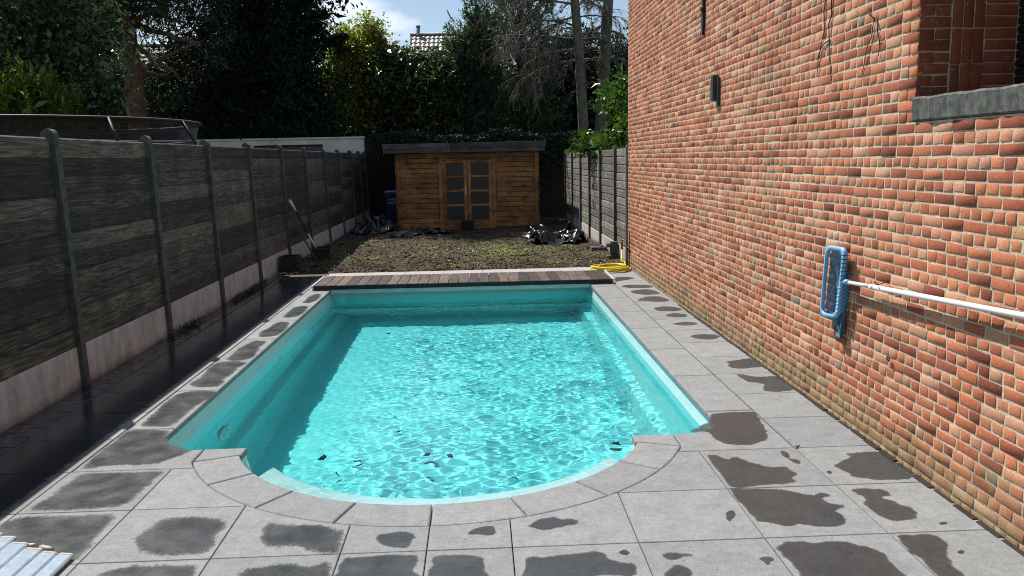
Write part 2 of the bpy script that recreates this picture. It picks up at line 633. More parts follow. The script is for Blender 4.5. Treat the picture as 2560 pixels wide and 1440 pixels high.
class MB:
    """collects primitives; build() makes them one mesh object in world coordinates"""

    def __init__(self):
        self.v, self.f, self.s = [], [], []

    def add(self, vs, fs, smooth=False):
        o = len(self.v)
        self.v += [tuple(float(c) for c in p) for p in vs]
        self.f += [tuple(o + i for i in f) for f in fs]
        self.s += [smooth] * len(fs)
        return self

    def box(self, x0, x1, y0, y1, z0, z1, ch=0., mtx=None):
        if ch <= 0:
            vs = [(x, y, z) for x in (x0, x1) for y in (y0, y1) for z in (z0, z1)]
            fs = [(0, 1, 3, 2), (4, 6, 7, 5), (0, 4, 5, 1), (2, 3, 7, 6), (0, 2, 6, 4), (1, 5, 7, 3)]
        else:
            bm = bmesh.new()
            bmesh.ops.create_cube(bm, size=1)
            for v in bm.verts:
                v.co = Vector(((x0 + x1) / 2 + v.co.x * (x1 - x0), (y0 + y1) / 2 + v.co.y * (y1 - y0), (z0 + z1) / 2 + v.co.z * (z1 - z0)))
            bmesh.ops.bevel(bm, geom=bm.edges[:], offset=ch, segments=1, affect='EDGES', profile=.5)
            bm.verts.index_update()
            vs = [v.co.copy() for v in bm.verts]
            fs = [[v.index for v in f.verts] for f in bm.faces]
            bm.free()
        if mtx is not None:
            vs = [mtx @ Vector(v) for v in vs]
        return self.add(vs, fs)

    def tube(self, pts, rad, seg=8, cap=True, smooth=True):
        pts = [Vector(p) for p in pts]
        n = len(pts)
        rad = [rad] * n if not hasattr(rad, '__len__') else list(rad)
        vs, fs = [], []
        ref = None
        for i, p in enumerate(pts):
            d = (pts[min(i + 1, n - 1)] - pts[max(i - 1, 0)])
            d = d.normalized() if d.length > 1e-9 else Vector((0, 0, 1))
            if ref is None:
                ref = Vector((0, 0, 1)) if abs(d.z) < .9 else Vector((1, 0, 0))
            a = d.cross(ref)
            a = a.normalized() if a.length > 1e-6 else d.orthogonal().normalized()
            b = d.cross(a).normalized()
            ref = b.cross(d) if False else ref
            for k in range(seg):
                t = 2 * math.pi * k / seg
                vs.append(p + (a * math.cos(t) + b * math.sin(t)) * rad[i])
        for i in range(n - 1):
            for k in range(seg):
                k2 = (k + 1) % seg
                fs.append((i * seg + k, i * seg + k2, (i + 1) * seg + k2, (i + 1) * seg + k))
        self.add(vs, fs, smooth)
        if cap:
            o = len(self.v) - len(vs)
            self.f.append(tuple(o + k for k in range(seg))[::-1])
            self.f.append(tuple(o + (n - 1) * seg + k for k in range(seg)))
            self.s += [False, False]
        return self

    def prism(self, poly, z0, z1):
        n = len(poly)
        vs = [(x, y, z0) for x, y in poly] + [(x, y, z1) for x, y in poly]
        fs = [tuple(range(n))[::-1], tuple(range(n, 2 * n))]
        fs += [(i, (i + 1) % n, n + (i + 1) % n, n + i) for i in range(n)]
        return self.add(vs, fs)

    def mesh(self, name):
        me = bpy.data.meshes.new(name)
        me.from_pydata(self.v, [], self.f)
        me.polygons.foreach_set('use_smooth', self.s)
        me.update()
        return me

    def build(self, name, mat, parent=None):
        return ob(name, self.mesh(name), mat, parent)


def slab_mesh(name, poly, z0, z1, bev=.003, seg=1, origin=(0, 0)):
    """a paving piece: outline extruded, its top edges eased"""
    bm = bmesh.new()
    lo = [bm.verts.new((x - origin[0], y - origin[1], z0)) for x, y in poly]
    hi = [bm.verts.new((x - origin[0], y - origin[1], z1)) for x, y in poly]
    n = len(poly)
    top = bm.faces.new(hi)
    for i in range(n):
        bm.faces.new((lo[i], lo[(i + 1) % n], hi[(i + 1) % n], hi[i]))
    bmesh.ops.recalc_face_normals(bm, faces=bm.faces[:])
    if bev > 0:
        bmesh.ops.bevel(bm, geom=[e for e in top.edges], offset=bev, segments=seg, affect='EDGES', profile=.5)
    me = bpy.data.meshes.new(name)
    bm.to_mesh(me)
    bm.free()
    return me


def snoise(x, y, seed=0, octs=4, lac=2.0, gain=.5):
    """cheap smooth value noise for arrays"""
    r = np.random.default_rng(seed)
    out = np.zeros_like(x, dtype=float)
    amp = 1.
    for o in range(octs):
        tab = r.random((64, 64)) * 2 - 1
        xs, ys = x * lac ** o + o * 7.3, y * lac ** o + o * 3.1
        xi, yi = np.floor(xs).astype(int), np.floor(ys).astype(int)
        fx, fy = xs - xi, ys - yi
        fx, fy = fx * fx * (3 - 2 * fx), fy * fy * (3 - 2 * fy)
        g = lambda a, b: tab[a % 64, b % 64]
        out += amp * ((g(xi, yi) * (1 - fx) + g(xi + 1, yi) * fx) * (1 - fy) + (g(xi, yi + 1) * (1 - fx) + g(xi + 1, yi + 1) * fx) * fy)
        amp *= gain
    return out


# ================================================================== the setting
WX = 2.70            # face of the house wall
# --- ground: a wide sheet with a hole where the terrace, pool and beds lie
hx0, hx1, hy0, hy1 = -3.16, 2.76, -1.0, 27.5
B = 220
gv = [(-B, -B, -.1), (B, -B, -.1), (B, B, -.1), (-B, B, -.1), (hx0, hy0, -.1), (hx1, hy0, -.1), (hx1, hy1, -.1), (hx0, hy1, -.1)]
gf = [(0, 1, 5, 4), (1, 2, 6, 5), (2, 3, 7, 6), (3, 0, 4, 7)]
tag(MB().add(gv, gf).build('ground', 'ground'), kind='structure')

# --- pool outline (plan), used by shell, bed and water
AC = (0., 5.587)     # centre of the round end
RI, RO = 1.344, 1.62


def pool_outline(n_arc=40, px=1.88, ysh=5.26, yb=12.3, rc=.25, rb=.18, ri=RI + .02, xs=1.26):
    pts = []

    def arc(cx, cy, r, a0, a1, n):
        for i in range(n + 1):
            a = a0 + (a1 - a0) * i / n
            pts.append((cx + r * math.cos(a), cy + r * math.sin(a)))
    arc(px - rb, yb - rb, rb, 0, math.pi / 2, 8)
    arc(-px + rb, yb - rb, rb, math.pi / 2, math.pi, 8)
    arc(-px + rc, ysh + rc, rc, math.pi, 1.5 * math.pi, 10)
    pts.append((-xs, ysh))
    a = math.acos(xs / ri)
    arc(AC[0], AC[1], ri, math.pi + a, 2 * math.pi - a, n_arc)
    pts.append((xs, ysh))
    arc(px - rc, ysh + rc, rc, -math.pi / 2, 0, 10)
    return pts


def inset(poly, d):
    n = len(poly)
    out = []
    for i in range(n):
        p0, p1, p2 = Vector(poly[i - 1]), Vector(poly[i]), Vector(poly[(i + 1) % n])
        a, b = (p1 - p0), (p2 - p1)
        if a.length < 1e-6 or b.length < 1e-6:
            a = b = p2 - p0
        a.normalize(), b.normalize()
        na, nb = Vector((-a.y, a.x)), Vector((-b.y, b.x))
        m = na + nb
        m = m / max(m.dot(m) / 2, .35) if m.length > 1e-6 else na
        out.append(tuple(p1 + m * d))
    return out


PO = pool_outline()

# --- terrace bed
bed = [(-3.16, -1.), (2.76, -1.), (2.76, 5.3), (1.90, 5.3)]
front = [p for p in PO if p[1] <= 5.30]
front = sorted([p for p in front if True], key=lambda p: 0)      # keep order of PO: left corner ... arc ... right corner
front_r = front[::-1]
bed_front = [(-3.16, -1.), (2.76, -1.), (2.76, 5.3), (1.9, 5.3)] + front_r + [(-1.9, 5.3), (-3.16, 5.3)]
terr = MB()
terr.add([(x, y, -.045) for x, y in bed_front], [tuple(range(len(bed_front)))])
for (a, b, c, d) in ((-3.16, -1.9, 5.3, 13.8), (1.9, 2.76, 5.3, 13.8), (-1.9, 1.9, 12.3, 13.8)):
    terr.add([(a, c, -.045), (b, c, -.045), (b, d, -.045), (a, d, -.045)], [(0, 1, 2, 3)])
terrace = tag(terr.build('terrace_pavement', 'bed'), kind='structure')

J = .0025            # half a joint


def rect(x0, x1, y0, y1, j=J):
    return [(x0 + j, y0 + j), (x1 - j, y0 + j), (x1 - j, y1 - j), (x0 + j, y1 - j)]


def minus_disc(poly, r):
    """outline minus the disc of radius r round AC (one crossing)"""
    dense = []
    n = len(poly)
    for i in range(n):
        a, b = poly[i], poly[(i + 1) % n]
        for k in range(60):
            t = k / 60
            dense.append((a[0] + (b[0] - a[0]) * t, a[1] + (b[1] - a[1]) * t, k == 0))
    out_flag = [math.hypot(p[0] - AC[0], p[1] - AC[1]) > r for p in dense]
    if all(out_flag):
        return poly
    if not any(out_flag):
        return None
    N = len(dense)
    s = next(i for i in range(N) if out_flag[i] and not out_flag[i - 1])
    run = []
    i = s
    while out_flag[i % N] and i < s + N:
        p = dense[i % N]
        if p[2] or i == s or not out_flag[(i + 1) % N]:
            run.append((p[0], p[1]))
        i += 1
    a0 = math.atan2(run[-1][1] - AC[1], run[-1][0] - AC[0])
    a1 = math.atan2(run[0][1] - AC[1], run[0][0] - AC[0])
    d = (a1 - a0 + math.pi) % (2 * math.pi) - math.pi
    k = max(2, int(abs(d) / .05))
    arc = [(AC[0] + r * math.cos(a0 + d * t / k), AC[1] + r * math.sin(a0 + d * t / k)) for t in range(k + 1)]
    return run + arc


TILES = []           # (object, outline)


def lay(poly, name='paving_slab', mat='paver', bev=.003, seg=1, z1=0., z0=-.04):
    cx = sum(p[0] for p in poly) / len(poly)
    cy = sum(p[1] for p in poly) / len(poly)
    me = slab_mesh(name, poly, z0, z1, bev, seg, (cx, cy))
    dz = random.uniform(-.0005, .0005)
    o = ob(name, me, mat, terrace, (cx, cy, dz))
    TILES.append((o, poly))
    return o


XS = [-2.8, -2.2, -1.6, -1.0, -.402, 0., .402, 1.0, 1.6, 2.2, 2.70]
YS = [1.9, 2.5, 3.1, 3.7, 4.3, 4.9]
for i in range(len(XS) - 1):
    for j in range(len(YS) - 1):
        if XS[i] == -.402 and False:
            continue
        p = minus_disc(rect(XS[i], XS[i + 1], YS[j], YS[j + 1]), RO + J)
        if p:
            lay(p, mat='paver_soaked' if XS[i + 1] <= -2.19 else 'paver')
for k in range(15):
    y0, y1 = 4.9 + .6 * k, 5.5 + .6 * k
    if y1 < 13.9:
        lay(rect(2.2, 2.70, y0, min(y1, 13.2)))
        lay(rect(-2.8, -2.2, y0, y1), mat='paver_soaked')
for k in range(7):
    lay(rect(-2.2 + .63 * k, -2.2 + .63 * (k + 1), 13.0, 13.75), mat='path')
lay(rect(-2.2, 2.2, 12.31, 12.99))
# setts between the slabs and the fence
for k in range(58):
    y0 = 1.9 + .2 * k
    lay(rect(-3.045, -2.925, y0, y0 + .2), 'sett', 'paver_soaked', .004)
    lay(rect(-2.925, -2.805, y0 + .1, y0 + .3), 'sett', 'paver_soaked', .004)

# coping
copings = []


def cope(poly):
    o = lay(poly, 'coping_stone', 'paver', .014, 3)
    return o


JA = [0, 17.8, 35.7, 53.5, 69.2]
for s in (-1, 1):
    for a, b in zip(JA[:-1], JA[1:]):
        ea = math.degrees(J / 1.5)
        aa = [(a + ea) + (b - a - 2 * ea) * t / 6 for t in range(7)]
        inn = [(s * RI * math.sin(R(t)), AC[1] - RI * math.cos(R(t))) for t in aa]
        outp = [(s * RO * math.sin(R(t)), AC[1] - RO * math.cos(R(t))) for t in aa]
        poly = inn + outp[::-1]
        if s > 0:
            poly = poly[::-1]
        cope(poly)
    # little end block of the round, then the corner stone with its hollow corner
    x0 = RI * math.sin(R(69.2)) - .005
    blk = [(1.245, 5.112), (1.245, 5.243), (1.515, 5.243), (1.515, 5.012)]
    cope([(s * x, y) for x, y in (blk if s < 0 else blk[::-1])])
    cor = [(1.52, 5.243)]
    rc = .25
    for t in range(9):
        a = -math.pi / 2 + t * math.pi / 16
        cor.append((1.86 - rc + rc * math.cos(a), 5.243 + rc + rc * math.sin(a)))
    cor += [(1.86, 5.695), (2.1975, 5.695), (2.1975, 4.9025), (1.475, 4.9025)]
    a = math.acos((AC[1] - 4.9025) / (RO + J))
    a1 = math.asin(1.52 / (RO + J))
    for t in range(6):
        q = a + (a1 - a) * t / 5
        cor.append(((RO + J) * math.sin(q), AC[1] - (RO + J) * math.cos(q)))
    cor = cor[:-7] + cor[-6:]
    cope([(s * x, y) for x, y in (cor if s < 0 else cor[::-1])])
    for k in range(7):
        y0, y1 = 5.70 + .985 * k, 5.70 + .985 * (k + 1)
        xx = (1.8575, 2.1975) if s > 0 else (-2.1975, -1.8575)
        cope(rect(xx[0], xx[1], y0, min(y1, 12.3), .0012))

# --- wet patches on the slabs (outlines read off the photograph, laid on the paving)
ZO = {1: (0, 1000, .30549), 2: (600, 1080, .25), 3: (1200, 1000, .30549), 4: (1840, 900, .375), 5: (1460, 660, .27778), 6: (1600, 600, .5832), 7: (380, 660, .34713)}
WET = [
    (4, 0, '570,685 640,690 700,655 740,640 700,625 760,612 850,605 960,605 1010,620 1090,690 1170,750 1195,775 1140,795 1040,805 940,800 840,790 760,770 700,735 640,710'),
    (4, 0, '770,860 850,848 940,850 1010,865 1055,895 1040,910 1000,915 1060,935 1110,960 1180,975 1218,1000 1215,1040 1160,1068 1060,1078 990,1060 930,1020 860,980 840,950 840,915 790,895'),
    (4, 0, '-55,858 100,852 300,850 380,868 490,890 560,880 620,885 640,905 600,915 625,945 700,950 750,975 740,995 690,1000 735,1050 735,1090 690,1110 560,1115 440,1100 350,1115 240,1085 150,1080 110,1060 60,990'),
    (4, 0, '265,1240 300,1210 380,1195 450,1195 520,1205 620,1198 740,1200 840,1225 930,1250 1000,1290 1040,1340 1100,1390 1150,1430 1150,1500 470,1500 400,1410 330,1340 290,1300'),
    (4, 0, '1050,1164 1180,1153 1310,1152 1380,1190 1420,1230 1425,1290 1450,1340 1500,1390 1560,1490 1400,1490 1200,1315'),
    (6, 0, '280,920 330,918 370,935 400,920 440,935 500,955 570,970 620,965 660,985 680,1005 665,1020 665,1040 600,1048 500,1055 385,1058 330,990'),
    (6, 0, '210,815 250,798 290,765 300,742 380,735 490,735 520,765 545,810 555,850 520,868 450,878 370,875 320,855 280,825 230,825'),
    (6, 0, '410,578 440,574 500,583 560,580 620,590 655,620 668,640 620,648 560,650 515,640 530,620 490,610 450,605'),
    (6, 0, '360,520 420,510 490,505 530,540 480,548 430,550 380,545 375,530'),
    (6, 0, '215,408 260,402 310,403 345,412 320,425 260,425 225,418'),
    (6, 0, '140,357 190,349 240,352 250,360 200,366 150,363'),
    (6, 0, '55,292 100,283 150,285 185,297 150,305 80,303'),
    (6, 0, '105,320 150,312 205,320 190,330 120,328'),
    (5, 0, '410,245 470,230 560,225 640,235 690,262 600,275 480,270'),
    (5, 0, '475,318 560,290 680,290 780,325 700,340 500,330'),
    (5, 0, '330,195 450,183 600,190 620,210 480,215 360,210'),
    (5, 0, '275,120 400,114 460,130 330,150 285,160'),
    (2, 1, '170,960 240,900 330,865 400,860 440,885 550,895 700,893 830,905 950,925 1085,942 1050,1090 995,1228 740,1232 640,1190 540,1170 440,1165 340,1185 260,1160 180,1110 160,1030'),
    (2, 0, '1320,1060 1380,1010 1480,995 1600,985 1680,980 1740,1000 1790,1040 1780,1060 1750,1070 1755,1100 1720,1140 1650,1158 1540,1158 1440,1140 1370,1110'),
    (2, 0, '2255,1000 2330,960 2400,940 2450,925 2530,930 2570,960 2580,1010 2560,1028 2400,1030 2280,1025'),
    (2, 0, '1015,1248 1200,1232 1750,1212 1795,1260 1770,1360 1775,1490 925,1490 960,1380'),
    (2, 0, '1900,1290 1960,1230 2100,1210 2250,1225 2400,1230 2450,1280 2490,1320 2470,1380 2500,1490 1860,1490 1875,1380'),
    (2, 1, '20,1350 150,1330 280,1320 350,1290 430,1278 560,1290 700,1310 800,1278 900,1262 980,1266 930,1400 895,1490 0,1490'),
    (3, 0, '365,1020 430,990 520,955 580,945 640,950 690,960 730,950 800,970 830,990 790,1020 700,1035 600,1055 500,1065 420,1050'),
    (3, 0, '340,1400 350,1310 400,1265 460,1262 510,1280 600,1270 740,1245 900,1230 1000,1245 1080,1290 1160,1315 1230,1298 1290,1320 1305,1370 1290,1420 1240,1445 1080,1440 960,1450 800,1500 330,1500'),
    (3, 0, '1470,1275 1510,1240 1620,1245 1750,1242 1820,1265 1780,1285 1650,1295 1640,1330 1730,1380 1760,1420 1700,1460 1500,1450 1530,1380 1580,1320 1500,1300'),
    (3, 0, '1130,1245 1180,1217 1230,1245 1190,1265'),
    (3, 0, '2000,950 2020,905 2070,895 2095,930 2070,985 2030,990'),
    (4, 0, '1350,1083 1380,1074 1415,1080 1400,1092 1365,1094'),
    (4, 0, '1472,1275 1495,1262 1525,1272 1515,1286 1485,1287'),
    (4, 0, '145,1318 190,1305 240,1312 260,1330 235,1345 240,1358 200,1362 180,1340'),
    (4, 0, '600,738 630,735 640,752 615,755'),
    (4, 0, '280,600 320,600 360,620 370,650 420,660 440,690 400,690 340,660 310,640'),
    (1, 1, '215,905 400,765 560,645 640,592 900,577 1345,570 1350,600 1250,690 1150,790 1060,865 900,885 600,905'),
    (1, 1, '60,965 250,935 600,920 950,912 1000,940 940,1010 850,1100 740,1220 640,1320 560,1330 300,1330 100,1330 -160,1330 -60,1040'),
    (1, 1, '1045,245 1395,238 1395,300 1445,358 1590,395 1560,430 1440,480 1300,530 1100,540 900,545 640,570 760,440 900,340'),
    (1, 1, '1250,1000 1320,960 1420,945 1600,935 1780,950 1900,975 1880,1040 1820,1110 1790,1200 1700,1260 1500,1290 1250,1280 1120,1260 1050,1180 1080,1110'),
    (1, 1, '780,1420 900,1370 1080,1335 1350,1325 1600,1330 1655,1352 1620,1440 1590,1490 760,1490'),
    (7, 1, '-20,1080 185,925 470,908 455,955 370,1005 250,1095 165,1172 0,1175 -110,1175'),
    (7, 1, '260,880 335,800 455,705 690,702 630,760 550,830 480,885'),
    (7, 1, '520,690 700,558 840,552 790,600 730,680'),
    (7, 1, '745,520 860,432 920,412 990,412 1000,440 910,515'),
    (7, 1, '930,390 1010,312 1140,302 1080,370 1000,385'),
    (7, 1, '1065,285 1160,212 1230,217 1180,270'),
]


def smooth_loop(pts, k=4):
    out = []
    n = len(pts)
    for i in range(n):
        p0, p1, p2, p3 = (np.array(pts[(i + o) % n]) for o in (-1, 0, 1, 2))
        for t in np.linspace(0, 1, k, endpoint=False):
            out.append(.5 * ((2 * p1) + (-p0 + p2) * t + (2 * p0 - 5 * p1 + 4 * p2 - p3) * t * t + (-p0 + 3 * p1 - 3 * p2 + p3) * t ** 3))
    return [tuple(p) for p in out]


def area(poly):
    return .5 * sum(poly[i - 1][0] * poly[i][1] - poly[i][0] * poly[i - 1][1] for i in range(len(poly)))


def inside(poly, x, y):
    x, y = np.asarray(x, float), np.asarray(y, float)
    c = np.zeros(x.shape, bool)
    n = len(poly)
    for i in range(n):
        (x0, y0), (x1, y1) = poly[i - 1], poly[i]
        if y0 == y1:
            continue
        cond = ((y0 > y) != (y1 > y)) & (x < (x1 - x0) * (y - y0) / (y1 - y0) + x0)
        c ^= cond
    return c


for wi, (reg, speck, txt) in enumerate(WET):
    ox, oy, s = ZO[reg]
    pp = []
    for q in txt.split():
        a, b = map(float, q.split(','))
        pp.append(tuple(ground(ox + a * s, oy + b * s, .0035)[:2]))
    if area(pp) < 0:
        pp = pp[::-1]
    A = area(pp)
    rimw = min(.075 if speck else .038, .22 * math.sqrt(A))
    loop = smooth_loop(pp, 5)
    jx = snoise(np.array([p[0] for p in loop]) * 22, np.array([p[1] for p in loop]) * 22, 300 + wi, 3)
    jy = snoise(np.array([p[0] for p in loop]) * 22, np.array([p[1] for p in loop]) * 22, 400 + wi, 3)
    ja = min(.012, .05 * math.sqrt(A))
    loop = [(p[0] + ja * a, p[1] + ja * b_) for p, a, b_ in zip(loop, jx, jy)]
    cx, cy = np.mean([p[0] for p in loop]), np.mean([p[1] for p in loop])
    n = len(loop)
    xa = np.array(loop)
    gx, gy = np.meshgrid(np.arange(xa[:, 0].min(), xa[:, 0].max(), rimw * .8), np.arange(xa[:, 1].min(), xa[:, 1].max(), rimw * .8))
    gp = np.stack([gx.ravel(), gy.ravel()], -1)
    gp = gp[inside(loop, gp[:, 0], gp[:, 1])]

    def rim_dist(q):
        a_, b_ = xa, np.roll(xa, -1, 0)
        ab = b_ - a_
        t_ = np.clip(((q[:, None] - a_[None]) * ab[None]).sum(-1) / ((ab ** 2).sum(-1)[None] + 1e-12), 0, 1)
        return np.linalg.norm(q[:, None] - (a_[None] + ab[None] * t_[..., None]), axis=-1).min(1)
    if len(gp):
        dd = rim_dist(gp)
        gp = gp[(dd > rimw * .45) & ((dd < rimw * 2.2) | (np.arange(len(gp)) % 7 == 0))]
    allp = [Vector(p) for p in loop] + [Vector(p) for p in gp]
    dv, _e, df, *_r = delaunay_2d_cdt(allp, [], [list(range(n))], 1, 1e-6)
    vs = [(v.x - cx, v.y - cy, 0) for v in dv]
    me = bpy.data.meshes.new('wet_patch')
    me.from_pydata(vs, [], [list(f)[::1] for f in df])
    at = me.attributes.new('rim', 'FLOAT', 'POINT')
    at.data.foreach_set('value', np.clip(rim_dist(np.array([(v.x, v.y) for v in dv])) / rimw, 0, 1).astype(np.float32))
    host = next((t for t, poly in TILES if inside(poly, np.array([cx]), np.array([cy]))[0]), None) or TILES[0][0]
    ob('wet_patch', me, 'wet_speck' if speck else 'wet', host, (cx, cy, .0012 + .00002 * wi))

# ================================================================== pool
pool = thing('swimming_pool', 'aqua swimming pool with a rounded end set into grey paving', 'pool', (0, 8.5, -1.4))
n = len(PO)


def ringpts(d, z):
    return [(x, y, z) for x, y in inset(PO, d)]


RINGS = [(.02, -.165), (.075, -.93), (.085, -.965)]
WZ = -.16


def loft(rings, name, mat='gel'):
    b = MB()
    vs = []
    for d, z in rings:
        vs += ringpts(d, z)
    fs = []
    for k in range(len(rings) - 1):
        for i in range(n):
            i2 = (i + 1) % n
            fs.append((k * n + i, (k + 1) * n + i, (k + 1) * n + i2, k * n + i2))
    b.add(vs, fs, True)
    o = b.build(name, mat, pool)
    o.cycles.is_caustics_receiver = True
    return o


loft(RINGS, 'pool_wall')
loft([(0., -.041), (.004, -.09), (.02, -.165)], 'waterline_band', 'band')
loft([(.085, -.965), (.10, -.972), (.165, -.975), (.18, -.985)], 'ledge')
loft([(.18, -.985), (.21, -1.25), (.25, -1.38), (.31, -1.40)], 'lower_wall')
fl = MB()
fl.add([(-1.75, 4.3, -1.399), (1.75, 4.3, -1.399), (1.75, 12.15, -1.399), (-1.75, 12.15, -1.399)], [(0, 1, 2, 3)])
flo = fl.build('pool_floor', 'gel', pool)
flo.cycles.is_caustics_receiver = True
# curved step in the round end, just under water
st = MB()
K = 36
vs, fs = [], []
for i in range(K + 1):
    a = -R(66) + R(132) * i / K
    xi = 1.13 * math.sin(a) / math.sin(R(66))
    yi = 6.165 - math.sqrt(1.36 ** 2 - xi * xi)
    for (x_, y_, z_) in ((1.36 * math.sin(a), AC[1] - 1.36 * math.cos(a), -.25), (xi, yi - .03, -.25), (xi, yi, -.27), (xi, yi + .02, -1.0)):
        vs.append((x_, y_, z_))
for i in range(K):
    for k in range(3):
        fs.append((i * 4 + k, i * 4 + k + 1, (i + 1) * 4 + k + 1, (i + 1) * 4 + k))
st.add(vs, fs, True)
so = st.build('step', 'step_lit', pool)
so.cycles.is_caustics_receiver = True


def disc_x(y, z, r, x, sgn, name, parent, mat, th=.012):
    b = MB()
    kk = 24
    vs, fs = [], []
    for (rr, xx) in ((r, 0), (r, th * .6), (r * .82, th), (r * .62, th * .55), (0.001, th * .7)):
        for k in range(kk):
            a = 2 * math.pi * k / kk
            vs.append((x + sgn * xx, y + rr * math.cos(a), z + rr * math.sin(a)))
    for i in range(4):
        for k in range(kk):
            fs.append((i * kk + k, i * kk + (k + 1) % kk, (i + 1) * kk + (k + 1) % kk, (i + 1) * kk + k))
    b.add(vs, fs, True)
    return b.build(name, mat, parent)


lamp = disc_x(6.6, -.72, .135, -1.822, 1, 'pool_light', pool, 'white_plastic', .03)
disc_x(6.6, -.72, .07, -1.803, 1, 'lens', lamp, 'gel', .012)
disc_x(10.9, -.72, .10, -1.822, 1, 'pool_light', pool, 'gel', .03)
disc_x(8.7, -.40, .04, -1.842, 1, 'inlet', pool, 'white_plastic', .02)

# water
dx = .0118
xs_ = np.arange(-1.93, 1.9301, dx)
ys_ = np.arange(4.18, 12.36, dx)
GX, GY = np.meshgrid(xs_, ys_)
Z = np.zeros_like(GX)
rw = np.random.default_rng(3)
NW = 90
for i in range(NW):
    lam = rw.uniform(.06, .15) if i % 5 else rw.uniform(.25, .7)
    th = rw.uniform(0, 2 * math.pi)
    k = 2 * math.pi / lam
    Z += (.0086 if i % 5 else .010) * lam / math.sqrt(NW) * np.sin(k * (GX * math.cos(th) + GY * math.sin(th)) + rw.uniform(0, 6.28))
calm = np.clip((GX + 1.75) / .9, .25, 1.) * np.clip((12.0 - GY) / 1.4, .2, 1.) * np.clip((1.95 - GX) / .5, .45, 1.)
calm = calm * (.85 + .3 * np.clip(snoise(GX * .8, GY * .8, 5, 2), -1, 1))
Z *= calm
V = np.stack([GX, GY, Z + WZ], -1).reshape(-1, 3)
idx = np.arange(GX.size).reshape(GX.shape)
Fq = np.stack([idx[:-1, :-1], idx[:-1, 1:], idx[1:, 1:], idx[1:, :-1]], -1).reshape(-1, 4)
cxy = V[Fq].mean(1)
grow = inset(PO, -.04)
keep = inside(grow, cxy[:, 0], cxy[:, 1])
Fq = Fq[keep]
used = np.unique(Fq)
rem = np.full(len(V), -1)
rem[used] = np.arange(len(used))
wme = fast_mesh('pool_water', V[used], rem[Fq], True)
water = ob('pool_water', wme, 'water')
water.cycles.is_caustics_caster = True
tag(water, kind='structure')

# leaves sunk in the pool
def leaf_mesh(name, L, Wd, curl=.02, seed=0):
    r = random.Random(seed)
    out = []
    for i in range(14):
        a = 2 * math.pi * i / 14
        rr = 1 + .35 * math.cos(3 * a + r.uniform(-.3, .3)) + r.uniform(-.18, .18)
        out.append((math.cos(a) * L / 2 * rr, math.sin(a) * Wd / 2 * rr, curl * math.cos(2 * a)))
    b = MB()
    b.add([(0, 0, curl * .6)] + out, [(0, i + 1, (i + 1) % 14 + 1) for i in range(14)])
    return b.mesh(name)


lmesh = [leaf_mesh('sunken_leaf', .11, .085, .008, 1), leaf_mesh('sunken_leaf', .075, .058, .006, 2), leaf_mesh('sunken_leaf', .05, .04, .005, 3)]


def refract_floor(u, v, zf):
    d = ray(u, v)
    d = d / np.linalg.norm(d)
    p = CAM + d * ((WZ - CAM[2]) / d[2])
    e = 1 / 1.33
    c = -d[2]
    t = e * d + np.array([0, 0, e * c - math.sqrt(1 - e * e * (1 - c * c))])
    return p + t * ((zf - p[2]) / t[2])


for k, (u, v, s) in enumerate([(1075, 1157, 0), (1130, 1142, 1), (1062, 1138, 1), (847, 1188, 2), (808, 1139, 2), (1290, 1195, 2), (895, 1157, 2), (1077, 1192, 2), (1545, 1112, 1), (1405, 800, 1), (1330, 850, 2), (970, 835, 2), (1002, 1082, 2)]):
    p = refract_floor(u, v, -1.385)
    o = ob('sunken_leaf', lmesh[s], 'sunk_leaf', None, p, (random.uniform(-.2, .2), random.uniform(-.2, .2), random.uniform(0, 6)))
    tag(o, 'dark dead leaf lying on the bottom of the pool', 'leaf', 'dead leaves sunk in the pool')

# ================================================================== cover housing with timber deck
deck = thing('pool_cover_housing', 'low hardwood deck box over the far end of the pool', 'deck box', (.03, 12.3, 0))
FL, FR, BR, BL = (-2.085, 11.90), (2.165, 11.84), (2.185, 12.80), (-2.105, 12.90)
DT = .072
nb = 29
bmesh_boards = []
for k in range(nb):
    t0, t1 = k / nb, (k + 1) / nb
    g_ = .0035
    wd = (FR[0] - FL[0]) / nb
    xa = FL[0] + wd * k + g_
    xb = FL[0] + wd * (k + 1) - g_
    f = lambda x, a, b: a[1] + (b[1] - a[1]) * (x - a[0]) / (b[0] - a[0])
    xm = (xa + xb) / 2
    y0, y1 = f(xm, FL, FR), f(xm, BL, BR)
    if not bmesh_boards:
        bmesh_boards.append(MB().box(-(xb - xa) / 2, (xb - xa) / 2, -.485, .485, -.022, 0, .003).mesh('deck_board'))
    ob('deck_board', bmesh_boards[0], 'deck', deck, (xm, (y0 + y1) / 2, DT + random.uniform(-.001, .001)), (0, 0, random.uniform(-.002, .002)))


def skew_box(pts, z0, z1):
    return MB().prism(pts, z0, z1)


